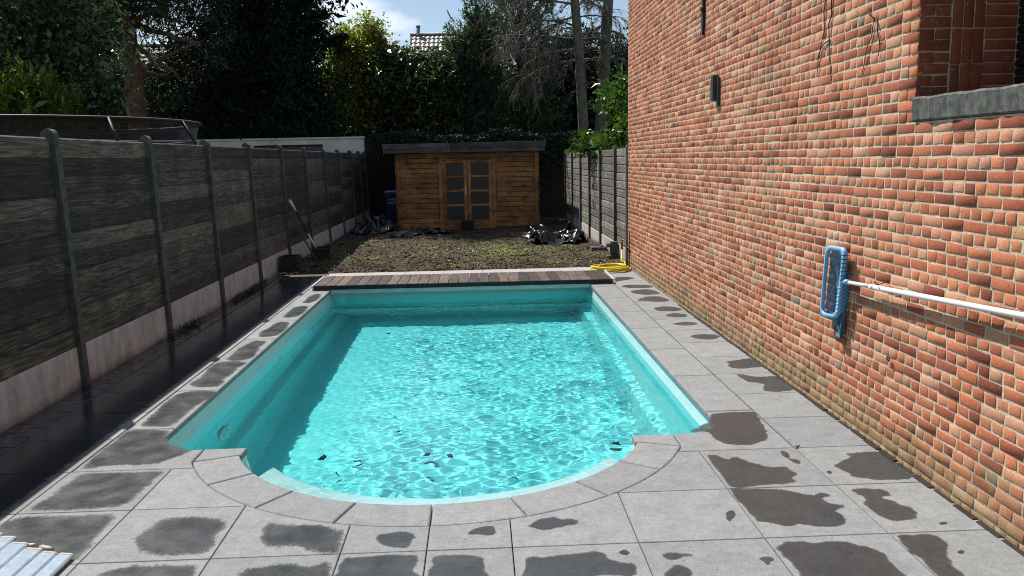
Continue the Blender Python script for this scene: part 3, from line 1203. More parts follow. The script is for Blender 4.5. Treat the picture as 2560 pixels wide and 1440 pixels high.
skew_box([(FL[0] - .01, FL[1] - .012), (FR[0] + .01, FR[1] - .012), (FR[0] + .01, FR[1] + .0), (FL[0] - .01, FL[1] + .0)], .008, DT - .004).build('front_rail', 'black_metal', deck)
skew_box([(FL[0] - .03, FL[1] - .012), (FL[0] - .012, FL[1] - .012), (BL[0] - .012, BL[1] + .01), (BL[0] - .03, BL[1] + .01)], .001, DT + .004).build('side_rail', 'alu', deck)
skew_box([(FR[0] + .012, FR[1] - .012), (FR[0] + .03, FR[1] - .012), (BR[0] + .03, BR[1] + .01), (BR[0] + .012, BR[1] + .01)], .001, DT + .004).build('side_rail', 'alu', deck)
skew_box([(FL[0], FL[1] + .004), (FR[0], FR[1] + .004), (FR[0], FR[1] + .03), (FL[0], FL[1] + .03)], .002, DT - .03).build('inner_rail', 'alu', deck)
skew_box([(-1.855, 11.90 + .004), (1.855, 11.85 + .004), (1.855, 11.85 + .03), (-1.855, 11.90 + .03)], -.045, .0015).build('fascia_panel', 'fascia_white', deck)
for x in (-1.2, -.4, .4, 1.2):
    MB().box(x - .02, x + .02, 11.94, 12.78, .002, DT - .024).build('joist', 'black_metal', deck)

# ================================================================== house wall of brick
house = thing('brick_house', 'red brick house wall with a stone window sill beside the pool', 'house', (4.2, 8., 0))
Y_END, Y_NEAR, Z_TOP = 13.56, 2.55, 4.72
WY0, WY1, WZ0, WZ1 = 2.9, 4.625, 2.087, 4.0        # window opening
CH = .062
hb = MB()
MX = WX + .0024                                       # mortar face
hb.box(MX, 3.35, WY1 + .10, Y_END - .012, -.05, Z_TOP)
hb.box(MX, 3.35, Y_NEAR - 1.2, WY1 + .10, -.05, 1.955)
hb.box(MX, 3.35, Y_NEAR - 1.2, WY1 + .10, WZ1, Z_TOP)
hb.box(3.35, 7.5, Y_NEAR - 1.2, Y_END - .012, -.05, Z_TOP)
hb.box(MX, 3.35, Y_NEAR - 1.2, WY0, 1.955, WZ1)
hb.box(MX + .004, 3.35, WY1 + .008, WY1 + .10, 1.955, WZ1)
hb.build('mortar_bed', 'mortar', house)

bricks = []          # y0,y1,z0,z1
rb_ = random.Random(5)
nc = int((Z_TOP + .032) / CH)
for c in range(nc):
    z0 = -.032 + CH * c
    stretch = c % 2 == 1
    L = .19 if stretch else .0945
    y = Y_NEAR - (.047 if c % 4 in (1, 2) else 0) + rb_.uniform(-.02, .02)
    if z0 + CH > 1.96 and z0 < WZ1:
        y = WY1 - .004
        if stretch:
            pass
        elif c % 4 == 2:
            y -= .047 * 0
    while y < Y_END - .02:
        l = L * rb_.uniform(.95, 1.05)
        y1 = min(y + l, Y_END)
        jg = .0062 + rb_.uniform(-.001, .0024)
        a, b_ = y + jg, y1 - jg
        if b_ - a > .03:
            if True:
                bricks.append((a, b_, z0 + .0060 + rb_.uniform(-.0012, .0012), z0 + CH - .0060 + rb_.uniform(-.0012, .0012), stretch))
        y = y1
bricks = np.array(bricks)
cc = np.stack([np.full(len(bricks), WX), (bricks[:, 0] + bricks[:, 1]) / 2, (bricks[:, 2] + bricks[:, 3]) / 2], -1)
pc = pix(cc)
vis = (pc[:, 0] < 2560) & (pc[:, 0] > 0) & (pc[:, 1] > 0) & (pc[:, 1] < 1440)
dist = np.linalg.norm(cc - CAM, axis=1)
size = np.where(vis, (bricks[:, 1] - bricks[:, 0]) / dist ** 3, 0)
order = np.argsort(-size)
single = set(order[:258].tolist())


def brick_tints(m, r, header=False):
    base = r.normal(.47, .17, m)
    odd = r.random(m)
    base = np.where(odd > .90, r.uniform(.74, .88, m), base)
    base = np.where(odd < .035, r.uniform(.93, 1., m), base)
    base = np.where((base < .72), base + np.where(header, .11, -.07), base)
    return np.clip(base, .02, 1.)


BF = [(0, 1, 5, 4), (1, 2, 6, 5), (2, 3, 7, 6), (3, 0, 4, 7), (4, 5, 9, 8), (5, 6, 10, 9), (6, 7, 11, 10), (7, 4, 8, 11), (8, 9, 10, 11)]


def brick_verts(y0, y1, z0, z1, r, x_face=0., depth=.03):
    """many chamfered, slightly uneven brick faces; arrays in, (m,12,3) out; face towards -X"""
    m = len(y0)
    out = np.zeros((m, 12, 3))
    cy = [y0, y1, y1, y0]
    cz = [z0, z0, z1, z1]
    proud = np.clip(r.normal(-.0006, .0008, m), -.0024, .0002)
    tilt = np.clip(r.normal(0, .0005, (m, 4)), -.0010, .0007)
    for k in range(4):
        jy, jz = r.normal(0, .0022, m), r.normal(0, .0019, m)
        sy = 1 if k in (0, 3) else -1
        sz = 1 if k in (0, 1) else -1
        ch = np.abs(r.normal(.0016, .0010, m)) + .0006
        out[:, k] = np.stack([np.full(m, x_face + depth), cy[k] + jy, cz[k] + jz], -1)
        out[:, 4 + k] = np.stack([x_face + .0016 + proud + tilt[:, k], cy[k] + jy, cz[k] + jz], -1)
        out[:, 8 + k] = np.stack([x_face + proud + tilt[:, k], cy[k] + jy + sy * ch, cz[k] + jz + sz * ch], -1)
    return out


rest = np.array([i for i in range(len(bricks)) if i not in single])
br = bricks[rest]
bv = brick_verts(br[:, 0], br[:, 1], br[:, 2], br[:, 3], RNG, WX)
m = len(rest)
faces = (np.arange(m)[:, None, None] * 12 + np.array(BF)[None]).reshape(-1, 4)
tint = np.repeat(brick_tints(m, RNG, br[:, 4] < .5), 9)
bme = fast_mesh('brickwork', bv.reshape(-1, 3), faces, False, {'tint': ('FACE', tint)})
bo = ob('brickwork', bme, 'brick', house)
tag(bo, kind='stuff')
# the bricks that show largest, one by one, sharing a few meshes
VAR = {}
for kind, ln in (('s', .181), ('h', .0855)):
    VAR[kind] = []
    for k in range(18):
        v = brick_verts(np.array([-ln / 2]), np.array([ln / 2]), np.array([-.0250]), np.array([.0250]), RNG)[0]
        VAR[kind].append(fast_mesh('brick', v, np.array(BF), False, {'tint': ('FACE', np.repeat(brick_tints(1, RNG, kind == 'h'), 9))}))
for i in sorted(single):
    y0, y1, z0, z1, s_ = bricks[i]
    me = random.choice(VAR['s' if s_ else 'h'])
    o = ob('brick', me, 'brick', house, (WX, (y0 + y1) / 2, (z0 + z1) / 2))
    o.scale = (1, (y1 - y0) / (.181 if s_ else .0855), 1)
# reveal of the window: bricks facing the camera, turned through 90 degrees
def rev_brick(x0, x1, z0, z1, dark=False):
    v = brick_verts(np.array([-(x1 - x0) / 2 + .004]), np.array([(x1 - x0) / 2 - .004]), np.array([-(z1 - z0) / 2 + .004]), np.array([(z1 - z0) / 2 - .004]), RNG)[0]
    me = fast_mesh('brick', v, np.array(BF), False, {'tint': ('FACE', np.repeat(np.clip(RNG.normal(.06, .06, 1), 0, .25), 9))})  # low tint puts the reveal's deep shade into the brick colour
    ob('brick', me, 'brick', house, ((x0 + x1) / 2, WY1, (z0 + z1) / 2), (0, 0, R(90)))


for k in range(14):
    z0 = 2.085 + CH * k
    if k % 2 == 0:
        rev_brick(2.704, 2.88, z0, z0 + CH)
    else:
        rev_brick(2.704, 2.792, z0, z0 + CH)
        rev_brick(2.792, 2.88, z0, z0 + CH)
    rev_brick(3.07, 3.25, z0, z0 + CH)
for k in range(5):
    z0 = 2.075 + .19 * k
    for q in range(3):
        rev_brick(2.885 + .0615 * q, 2.885 + .0615 * (q + 1), z0, z0 + .19)
# sill and shutter
sl = MB()
vs, fs = [], []
NS = 60
ysill = np.linspace(WY0 - .1, 4.62, NS)
rs = np.random.default_rng(9)
topz = 2.087 + .006 * snoise(ysill * 9, ysill * 0, 2, 3)
fx = WX - .018 + .005 * snoise(ysill * 14, ysill * 0, 4, 3)
for i in range(NS):
    vs += [(3.30, ysill[i], topz[i] + .02), (fx[i] + .012, ysill[i], topz[i]), (fx[i], ysill[i], topz[i] - .012), (fx[i] + .004, ysill[i], 1.968), (fx[i] + .015, ysill[i], 1.958), (3.30, ysill[i], 1.958)]
for i in range(NS - 1):
    for k in range(5):
        fs.append((i * 6 + k, i * 6 + k + 1, (i + 1) * 6 + k + 1, (i + 1) * 6 + k))
fs.append(tuple((NS - 1) * 6 + k for k in range(6)))
sl.add(vs, fs)
sl.build('window_sill', 'sill', house)
for k in range(28):
    z0 = 2.11 + .045 * k
    MB().box(3.255, 3.275, WY0, WY1 + .09, z0, z0 + .04, .006).build('shutter_slat', 'shutter', house)
# lintel over the opening is out of the frame; leave the soffit in mortar
# bottom course of loose footing bricks
for k in range(34):
    y0 = 3.2 + .2 * k
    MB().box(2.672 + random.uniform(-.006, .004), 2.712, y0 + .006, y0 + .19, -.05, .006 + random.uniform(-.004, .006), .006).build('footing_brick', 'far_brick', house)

# fixtures on the wall
an = thing('wall_anchor', 'black wrought iron tie bar with pointed tip on brick wall', 'wall anchor', (2.68, 9.03, 3.05))
b = MB()
b.add([(2.675, 9.00, 3.13), (2.675, 9.06, 3.13), (2.675, 9.035, 3.045), (2.70, 9.00, 3.13), (2.70, 9.06, 3.13), (2.70, 9.035, 3.045),
       (2.675, 9.00, 3.75), (2.675, 9.06, 3.75), (2.70, 9.00, 3.75), (2.70, 9.06, 3.75)],
      [(0, 2, 1), (3, 4, 5), (0, 3, 5, 2), (1, 2, 5, 4), (0, 1, 7, 6), (3, 8, 9, 4), (0, 6, 8, 3), (1, 4, 9, 7), (6, 7, 9, 8)])
b.build('bar', 'iron', an)
MB().tube([(2.66, 9.03, 3.31), (2.70, 9.03, 3.31)], .028, 8).build('boss', 'iron', an)
bk = thing('wall_block', 'dark timber block with slate and shadow plate behind it jutting from brick wall', 'wall block', (2.66, 8.46, 2.33))
MB().box(2.643, 2.70, 8.47, 8.56, 2.335, 2.585, .004).build('block', 'slate', bk)
MB().box(2.672, 2.70, 8.40, 8.42, 2.275, 2.56, .004).build('slate_shadow_plate', 'slate', bk)  # one dark plate for the slate slab and the block's cast shadow
ring = MB()
p = on(2220, 897, 0, 2.68)
ring.tube([(p[0], p[1] + .014 * math.cos(a), p[2] + .014 * math.sin(a)) for a in np.linspace(0, 2 * math.pi, 13)], .004, 6, False)
tag(ring.build('hook_ring', 'iron'), 'small black iron ring fixed low on the brick wall', 'ring')
stems = [[(2080, -10), (2075, 60), (2072, 140), (2078, 200)], [(2064, 0), (2060, 80), (2046, 150)], [(2170, 30), (2186, 45), (2172, 115), (2155, 185)], [(2186, 45), (2200, 95), (2196, 140)], [(2072, 100), (2050, 120), (2042, 190)]]
for k, sset in enumerate(stems):
    pts = [on(u, v, 0, 2.692) for u, v in sset]
    pl = []
    for a, c in zip(pts[:-1], pts[1:]):
        for t in (0, .33, .66):
            q = a + (c - a) * t
            pl.append((q[0] + random.uniform(-.004, .004), q[1] + random.uniform(-.015, .015), q[2]))
    pl.append(tuple(pts[-1]))
    tag(MB().tube(pl, [.005 * (1 - .6 * i / len(pl)) for i in range(len(pl))], 5).build('dead_vine_stem', 'bark'), 'thin dead vine stem clinging high on the brick wall', 'stem', 'dead vine stems on the house wall')

# ================================================================== leaf skimmer on the wall
sk = thing('leaf_skimmer', 'blue pool skimmer net on a white pole against brick wall', 'skimmer', (2.64, 5.3, .7))
SX = 2.645
corners = [on(2068, 612, 0, SX), on(2117, 620, 0, SX), on(2097, 797, 0, SX), on(2052, 790, 0, SX)]


def bil(s, t):
    a, b_, c, d = corners
    return (a * (1 - s) + b_ * s) * (1 - t) + (d * (1 - s) + c * s) * t


def frame_loop(e, rr=.22, nn=7):
    """rounded loop in frame coordinates, e = shrink in metres"""
    W_, H_ = .30, .50
    out = []
    for (cx, cy, a0) in ((1, 0, -90), (1, 1, 0), (0, 1, 90), (0, 0, 180)):
        r_ = rr * W_ * (1 - e * 4)
        for k in range(nn):
            a = R(a0 + 90 * k / (nn - 1))
            x = (W_ - e - r_ if cx else e + r_) + r_ * math.cos(a)
            y = (H_ - e - r_ if cy else e + r_) + r_ * math.sin(a)
            out.append(bil(x / W_, y / H_))
    return out


lo_, li_ = frame_loop(0), frame_loop(.026)
b = MB()
m_ = len(lo_)
vs = []
for off, L in ((.014, lo_), (-.012, lo_), (-.015, li_), (.008, li_)):
    vs += [(p[0] + off, p[1], p[2]) for p in L]
fs = []
for k in range(4):
    k2 = (k + 1) % 4
    for i in range(m_):
        i2 = (i + 1) % m_
        fs.append((k * m_ + i, k * m_ + i2, k2 * m_ + i2, k2 * m_ + i))
b.add(vs, fs, True)
b.build('frame', 'skim_blue', sk)
for k in range(15):
    if k in (7,):
        continue
    q = bil(1.0, .10 + .8 * k / 14)
    MB().box(SX - .026, SX + .022, q[1] - .006, q[1] + .016, q[2] - .003, q[2] + .003, .001).build('rib', 'skim_blue' if k > 7 else 'skim_dark', sk)
# the bag: a pleated pocket pushed through the frame and hanging down below it
b = MB()
NV = 12
L2 = frame_loop(.03)
tip = on(2106, 846, 0, SX + .025)
vs = []
for k in range(NV + 1):
    t = k / NV
    for i, p in enumerate(L2):
        q = p * (1 - t) + tip * t
        bulge = .035 * math.sin(math.pi * min(t * 1.3, 1)) + .008 * math.sin(i * 1.9)
        x = min(SX + .012 + bulge, 2.69)
        sag = .05 * math.sin(math.pi * t)
        vs.append((x, q[1] + .012 * math.sin(i * 2.3 + t * 3) * t * (1 - t) * 4, q[2] - sag))
fs = []
for k in range(NV):
    for i in range(m_):
        i2 = (i + 1) % m_
        fs.append((k * m_ + i, k * m_ + i2, (k + 1) * m_ + i2, (k + 1) * m_ + i))
b.add(vs, fs, True)
b.build('net_bag', 'skim_net', sk)
b = MB()
e0, e1 = bil(.30, .93), bil(.97, .95)
vs = []
for k in range(7):
    t = k / 6
    for (q, xo) in ((e0, .006), ((e0 + e1) / 2, -.012), (e1, .006), ((e0 + e1) / 2, .030)):
        p_ = q * (1 - t) + tip * t
        vs.append((min(SX + .016 + xo * (1 - t), 2.69), p_[1] + .006 * math.sin(5 * t), p_[2]))
fs = [(k * 4 + i, k * 4 + (i + 1) % 4, (k + 1) * 4 + (i + 1) % 4, (k + 1) * 4 + i) for k in range(6) for i in range(4)]
b.add(vs, fs, True)
b.build('bag_tail', 'skim_net', sk)
pa, pb = on(2106, 703, 0, SX + .005), on(2560, 790, 0, SX + .005)
d = (pb - pa) / np.linalg.norm(pb - pa)
MB().tube([pa - d * .0, pa + d * .10], .018, 12).build('socket', 'skim_blue', sk)
MB().tube([pa + d * .03, pa + d * .42], .0125, 14).build('pole', 'alu', sk)
MB().tube([pa + d * .40, pa + d * .45], .0175, 14).build('pole_clip', 'white_plastic', sk)
MB().tube([pa + d * .44, pb, pb + d * 1.2], .0155, 14).build('pole', 'alu', sk)
hk = on(2205, 712, 0, 2.66)
hook = MB().tube([(2.70, hk[1], hk[2] + .02), (2.63, hk[1], hk[2] - .0), (2.615, hk[1], hk[2] + .025)], .003, 6)
tag(hook.build('wire_hook', 'iron'), 'thin wire hook on the brick wall carrying the white pole', 'hook')

# ================================================================== fences
def fence(name, label, cat, X, ys, face, lean, mat, zt, zc, top_post, n_planks, hosts=None):
    """X plane of the boards; face = +1 boards face +x, -1 face -x; ys = post positions"""
    th = thing(name, label, cat, (X, ys[0], 0))
    ph = (zt - zc) / n_planks
    plank = None
    mesh_by_len = {}
    for k, y in enumerate(ys):
        # concrete post with a rounded head
        b = MB()
        prof = []
        for i in range(9):
            a = math.pi * i / 8
            prof.append((-.055 * math.cos(a), top_post - .055 + .055 * math.sin(a)))
        prof = [(-.055, -.1)] + prof + [(.055, -.1)]
        vs = [(X + px - math.tan(lean) * pz, y - .042, pz) for px, pz in prof] + [(X + px - math.tan(lean) * pz, y + .042, pz) for px, pz in prof]
        m = len(prof)
        fs = [tuple(range(m)), tuple(range(m, 2 * m))[::-1]] + [(i, m + i, m + (i + 1) % m, (i + 1) % m) for i in range(m)]
        b.add(vs, fs)
        b.build('post', 'post', th)
    for y0, y1 in zip(ys[:-1], ys[1:]):
        L = y1 - y0 - .078
        b = MB().box(-.02, .02, -L / 2, L / 2, -(zc + .1) / 2, (zc + .1) / 2, .004)
        ob('concrete_panel', b.mesh('concrete_panel'), 'plate', th, (X - math.tan(lean) * zc / 2, (y0 + y1) / 2, (zc - .1) / 2), (0, -lean, 0))
        for k in range(n_planks):
            key = (round(L, 3), k % 3)
            if key not in mesh_by_len:
                mesh_by_len[key] = MB().box(-.0135, .0135, -L / 2, L / 2, -ph / 2 + .005, ph / 2 - .005, .011).box(-.004, .004, -L / 2 + .001, L / 2 - .001, -ph / 2 - .018, -ph / 2 + .006).mesh('plank')
            zz = zc + ph * (k + .5)
            ob('plank', mesh_by_len[key], mat, th, (X - math.tan(lean) * zz + random.uniform(-.004, .004), (y0 + y1) / 2, zz + random.uniform(-.002, .002)),
               (random.uniform(-.0012, .0012), -lean + random.uniform(-.02, .02), 0))
    return th


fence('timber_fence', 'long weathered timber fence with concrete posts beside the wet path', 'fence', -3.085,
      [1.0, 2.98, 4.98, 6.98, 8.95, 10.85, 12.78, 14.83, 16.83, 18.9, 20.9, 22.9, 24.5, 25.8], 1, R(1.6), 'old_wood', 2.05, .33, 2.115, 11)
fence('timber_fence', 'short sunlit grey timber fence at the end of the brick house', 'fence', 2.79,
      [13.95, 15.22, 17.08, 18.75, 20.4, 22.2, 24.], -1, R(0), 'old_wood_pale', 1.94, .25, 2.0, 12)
# broken concrete bits at the foot of the short fence
q = ground(1498, 626)
bb = thing('concrete_offcut', 'dark concrete offcut lying at the foot of the short grey fence', 'concrete', (q[0], q[1], 0))
MB().box(q[0] - .16, q[0] + .14, q[1] - .12, q[1] + .12, 0., .075, .01).build('slab', 'post', bb)
MB().box(q[0] + .02, q[0] + .08, q[1] - .05, q[1] + .05, .075, .10, .008).build('lug', 'post', bb)
q = ground(1530, 645)
bb = thing('concrete_bracket', 'stubby concrete post bracket standing in front of short grey fence', 'concrete', (q[0], q[1], 0))
MB().box(q[0] - .03, q[0] + .10, q[1] - .06, q[1] + .06, 0., .30, .01).build('stub', 'post', bb)
MB().box(q[0] - .10, q[0] + .10, q[1] - .07, q[1] + .07, .20, .265, .008).build('head', 'post', bb)
MB().box(q[0] - .10, q[0] + .12, q[1] - .08, q[1] + .08, -.02, .05, .008).build('foot', 'post', bb)

# ================================================================== soil bed with weeds and clods
ny, nx = 280, 130
sx, sy = np.meshgrid(np.linspace(-3.07, 2.77, nx), np.linspace(13.76, 27.4, ny))
sz = .012 + .035 * snoise(sx * 1.1, sy * 1.1, 21, 3) + .016 * snoise(sx * 6, sy * 6, 22, 4)
sz *= np.clip((sy - 13.7) / .5, 0, 1)
sz += -.012 * np.clip(1 - (sy - 13.76) / .4, 0, 1)


def soil_z(x, y):
    i = np.clip(((y - 13.76) / (27.4 - 13.76) * (ny - 1)), 0, ny - 1).astype(int)
    j = np.clip(((x + 3.07) / 5.84 * (nx - 1)), 0, nx - 1).astype(int)
    return sz[i, j]


si = np.arange(nx * ny).reshape(ny, nx)
sf = np.stack([si[:-1, :-1], si[:-1, 1:], si[1:, 1:], si[1:, :-1]], -1).reshape(-1, 4)
tag(ob('soil', fast_mesh('soil', np.stack([sx, sy, sz], -1).reshape(-1, 3), sf, True), 'soil'), kind='structure')
NCL = 7000
cy_ = 13.8 + (RNG.random(NCL) ** 1.5) * 8.2
cx_ = RNG.uniform(-3.0, 2.7, NCL)
cz_ = soil_z(cx_, cy_)
octv = np.array([(1, 0, 0), (0, 1, 0), (-1, 0, 0), (0, -1, 0), (0, 0, 1), (0, 0, -1)], float)
octf = np.array([(0, 1, 4), (1, 2, 4), (2, 3, 4), (3, 0, 4), (1, 0, 5), (2, 1, 5), (3, 2, 5), (0, 3, 5)])
rad = RNG.uniform(.006, .024, NCL) * (1 + (RNG.random(NCL) > .96) * 1.0)
cv = octv[None] * rad[:, None, None] * RNG.uniform(.55, 1.25, (NCL, 6, 3)) + np.stack([cx_, cy_, cz_ + rad * .25], -1)[:, None]
cf = (np.arange(NCL)[:, None, None] * 6 + octf[None]).reshape(-1, 3)
tag(ob('soil_clods', fast_mesh('soil_clods', cv.reshape(-1, 3), cf), 'soil'), 'small dark clods of earth scattered over the bare soil', 'soil', kind='stuff')


def leaf_quads(P, size, axis, nrm, aspect=.55, fold=.15):
    """P (n,3); axis, nrm unit (n,3): pointed leaves of 2 quads -> verts, faces (quads)"""
    n_ = len(P)
    side = np.cross(nrm, axis)
    side /= np.linalg.norm(side, axis=1, keepdims=True) + 1e-9
    up = np.cross(axis, side)
    s = size[:, None]
    v0 = P
    v1 = P + axis * s * .5 + side * s * aspect * .5 + up * s * fold
    v2 = P + axis * s
    v3 = P + axis * s * .5 - side * s * aspect * .5 + up * s * fold
    V_ = np.stack([v0, v1, v2, v3], 1).reshape(-1, 3)
    Fc = np.arange(n_ * 4).reshape(-1, 4)
    return V_, Fc


def unit(a):
    return a / (np.linalg.norm(a, axis=1, keepdims=True) + 1e-9)


def rnd_dir(n_, r=RNG):
    return unit(r.normal(size=(n_, 3)))


# weeds: clusters of seedlings
cent = []
for _ in range(470):
    y = 13.85 + RNG.random() ** 1.2 * 6.0
    x = RNG.uniform(-2.4, 2.6)
    dn = snoise(np.array([x * .9]), np.array([y * 1.4]), 31, 2)[0]
    if dn > -.02:
        cent.append((x, y, RNG.uniform(.03, .14)))
for _ in range(110):
    cent.append((RNG.normal(.75, .35), RNG.normal(16.4, .45), RNG.uniform(.05, .16)))
for _ in range(90):
    cent.append((RNG.uniform(-3.0, -2.2), RNG.uniform(13.9, 19.), RNG.uniform(.06, .2)))
WV = []
WA = []
WS = []
for (x, y, r_) in cent:
    k = int(5 + r_ * 90)
    px_, py_ = RNG.normal(x, r_, k), RNG.normal(y, r_, k)
    okk = (py_ > 13.8) & (px_ < 2.68) & (px_ > -3.03)
    px_, py_ = px_[okk], py_[okk]
    WV.append(np.stack([px_, py_, soil_z(px_, py_) + RNG.uniform(.004, .035, len(px_))], -1))
WV = np.concatenate(WV)
ax_ = unit(RNG.normal(size=WV.shape) * np.array([1, 1, .25]))
V_, F_ = leaf_quads(WV, RNG.uniform(.014, .042, len(WV)), ax_, unit(np.array([0, 0, 1]) + RNG.normal(0, .35, WV.shape)), .7)
tag(ob('weeds', fast_mesh('weeds', V_, F_, False, {'tint': ('FACE', RNG.random(len(F_)))}), 'leaf_weed'), 'patchy pale green weed seedlings sprouting from the soil', 'weeds', kind='stuff')
# moss and weeds in the joint along the long fence
k = 900
py_ = np.concatenate([RNG.normal(c, .35, k // 3) for c in (11.6, 9.3, 12.4)])
px_ = -3.03 + np.abs(RNG.normal(0, .05, len(py_)))
P = np.stack([px_, py_, RNG.uniform(.002, .05, len(py_))], -1)
V_, F_ = leaf_quads(P, RNG.uniform(.015, .04, len(P)), unit(RNG.normal(size=P.shape) * [1, 1, .5]), unit(np.array([0, 0, 1]) + RNG.normal(0, .4, P.shape)), .7)
tag(ob('joint_weeds', fast_mesh('joint_weeds', V_, F_, False, {'tint': ('FACE', RNG.random(len(F_)) * .5)}), 'leaf_hedge'), 'small weeds growing where the path meets the long fence', 'weeds', kind='stuff')

# ================================================================== black plastic sheets
def tarp(name, label, cx, cy, wx, wy, h, seed, ridge):
    nn = 64
    u, v = np.meshgrid(np.linspace(-1, 1, nn), np.linspace(-1, 1, nn))
    r_ = np.random.default_rng(seed)
    x = cx + wx / 2 * (u + .18 * snoise(u * 2.5, v * 2.5, seed, 3))
    y = cy + wy / 2 * (v + .22 * snoise(u * 2.5 + 9, v * 2.5, seed + 1, 3))
    a = np.abs(snoise(u * 1.5, v * 1.5, seed + 2, 3, 2.1, .45))
    b_ = np.abs(snoise(u * 3.2 + 3, v * 2.4, seed + 3, 2, 2., .5))
    edge = np.clip((1 - np.maximum(np.abs(u), np.abs(v))) * 4, 0.25, 1)
    z = h * edge * (ridge * (1 - a * 1.2).clip(0, 1) ** 1.5 + .35 * (1 - b_ * 1.3).clip(0, 1) ** 1.5)
    z = z * (.5 + .7 * np.clip(snoise(u * 1.1 + 5, v * 1.1, seed + 4, 2) + .5, 0, 1.2))
    z = z + .02 + soil_z(x, y)
    id_ = np.arange(nn * nn).reshape(nn, nn)
    keep = snoise(u * 1.6 + 2, v * 1.6, seed + 6, 3) * .5 + 1.15 > (np.abs(u) ** 3 + np.abs(v) ** 3)
    f = np.stack([id_[:-1, :-1], id_[:-1, 1:], id_[1:, 1:], id_[1:, :-1]], -1).reshape(-1, 4)
    f = f[keep.ravel()[f].all(1)]
    us = np.unique(f)
    rm = np.full(nn * nn, -1)
    rm[us] = np.arange(len(us))
    me = fast_mesh(name, np.stack([x, y, z], -1).reshape(-1, 3)[us], rm[f], False)
    o = ob(name, me, 'tarp')
    tag(o, label, 'plastic sheet')


tarp('plastic_sheet', 'crumpled black plastic sheet heaped beside the short grey fence', 1.98, 17.95, 1.4, 1.5, .25, 41, 1.)
tarp('plastic_sheet', 'crumpled black plastic sheet trailing along the shed front by its doors', -1.15, 20.7, 1.5, 1.4, .15, 52, .9)
tarp('plastic_sheet', 'crumpled black plastic sheet in the dark corner near the blue bin', -2.35, 21.6, 1.2, 1.8, .24, 63, 1.)

# ================================================================== shed
SY = 22.2
shed = thing('garden_shed', 'brown timber garden shed with glazed double doors and flat roof', 'shed', (0, SY + 1.5, 0))
PL = .1305
for (xa, xb) in ((-1.875, -.755), (.755, 1.885)):
    me = MB().box(-(xb - xa) / 2, (xb - xa) / 2, -.02, .02, -PL / 2 + .003, PL / 2 - .003, .009).mesh('plank')
    for k in range(14):
        ob('plank', me, 'shed_wood', shed, ((xa + xb) / 2, SY + .02, .03 + PL * (k + .5)), (0, 0, random.uniform(-.001, .001)))
MB().box(-1.875, 1.885, SY, SY + .04, .03 + PL * 14 + .002, 1.985, .006).build('lintel_plank', 'shed_wood', shed)
# log ends stacked at the corners
for xc in (-1.79, 1.80):
    for k in range(15):
        z0 = -.03 + PL * k
        MB().box(xc - .022, xc + .022, SY - .10, SY - .002, z0 + .004, z0 + PL - .004, .004).build('log_end', 'shed_wood', shed)
for s, xx in ((-1, -1.79), (1, 1.80)):
    me = MB().box(-.02, .02, -1.4, 1.4, -PL / 2 + .003, PL / 2 - .003, .006).mesh('plank')
    for k in range(15):
        ob('plank', me, 'shed_wood', shed, (xx, SY + 1.45, -.03 + PL * (k + .5)))
MB().box(-1.8, 1.8, SY + 2.8, SY + 2.84, 0, 2.0).build('rear_wall', 'shed_wood', shed)
MB().box(-1.76, 1.77, SY + .06, SY + 2.78, .0, .04).build('floor', 'shed_wood', shed)
# door frame and leaves
for xx in (-.70, .70):
    MB().box(xx - .052, xx + .052, SY - .03, SY + .05, .03, 1.853, .006).build('door_jamb', 'shed_wood_v', shed)
MB().box(-.648, .648, SY - .028, SY + .05, 1.80, 1.853, .006).build('door_head', 'shed_wood', shed)
MB().box(-.75, .75, SY - .05, SY + .05, -.02, .028, .006).build('threshold', 'shed_wood', shed)
for s in (-1, 1):
    x0, x1 = (-.645, -.006) if s < 0 else (.006, .645)
    dz0, dz1 = .035, 1.795
    door = MB().box(x0, x0 + .09, SY - .015, SY + .025, dz0, dz1, .004).build('door', 'shed_wood_v', shed)
    tag(door, 'left glazed door leaf' if s < 0 else 'right glazed door leaf')
    MB().box(x1 - .09, x1, SY - .015, SY + .025, dz0, dz1, .004).build('stile', 'shed_wood_v', door)
    zr = [dz0, dz0 + .20, dz0 + .585, dz0 + .96, dz0 + 1.335, dz1 - .07]
    rails = [(dz0, dz0 + .20)] + [(z - .03, z + .03) for z in zr[2:5]] + [(dz1 - .07, dz1)]
    for (za, zb) in rails:
        MB().box(x0 + .091, x1 - .091, SY - .013, SY + .022, za, zb, .004).build('rail', 'shed_wood', door)
    for (za, zb) in zip([r_[1] for r_ in rails[:-1]], [r_[0] for r_ in rails[1:]]):
        MB().box(x0 + .092, x1 - .092, SY + .004, SY + .010, za + .001, zb - .001).build('pane', 'glass_dark', door)
    if s < 0:
        MB().box(x1 - .062, x1 - .028, SY - .024, SY - .0155, .92, 1.10, .003).build('handle_plate', 'alu', door)
        MB().tube([(x1 - .045, SY - .024, 1.04), (x1 - .045, SY - .06, 1.04), (x1 - .15, SY - .06, 1.04)], .011, 8).build('handle', 'alu', door)
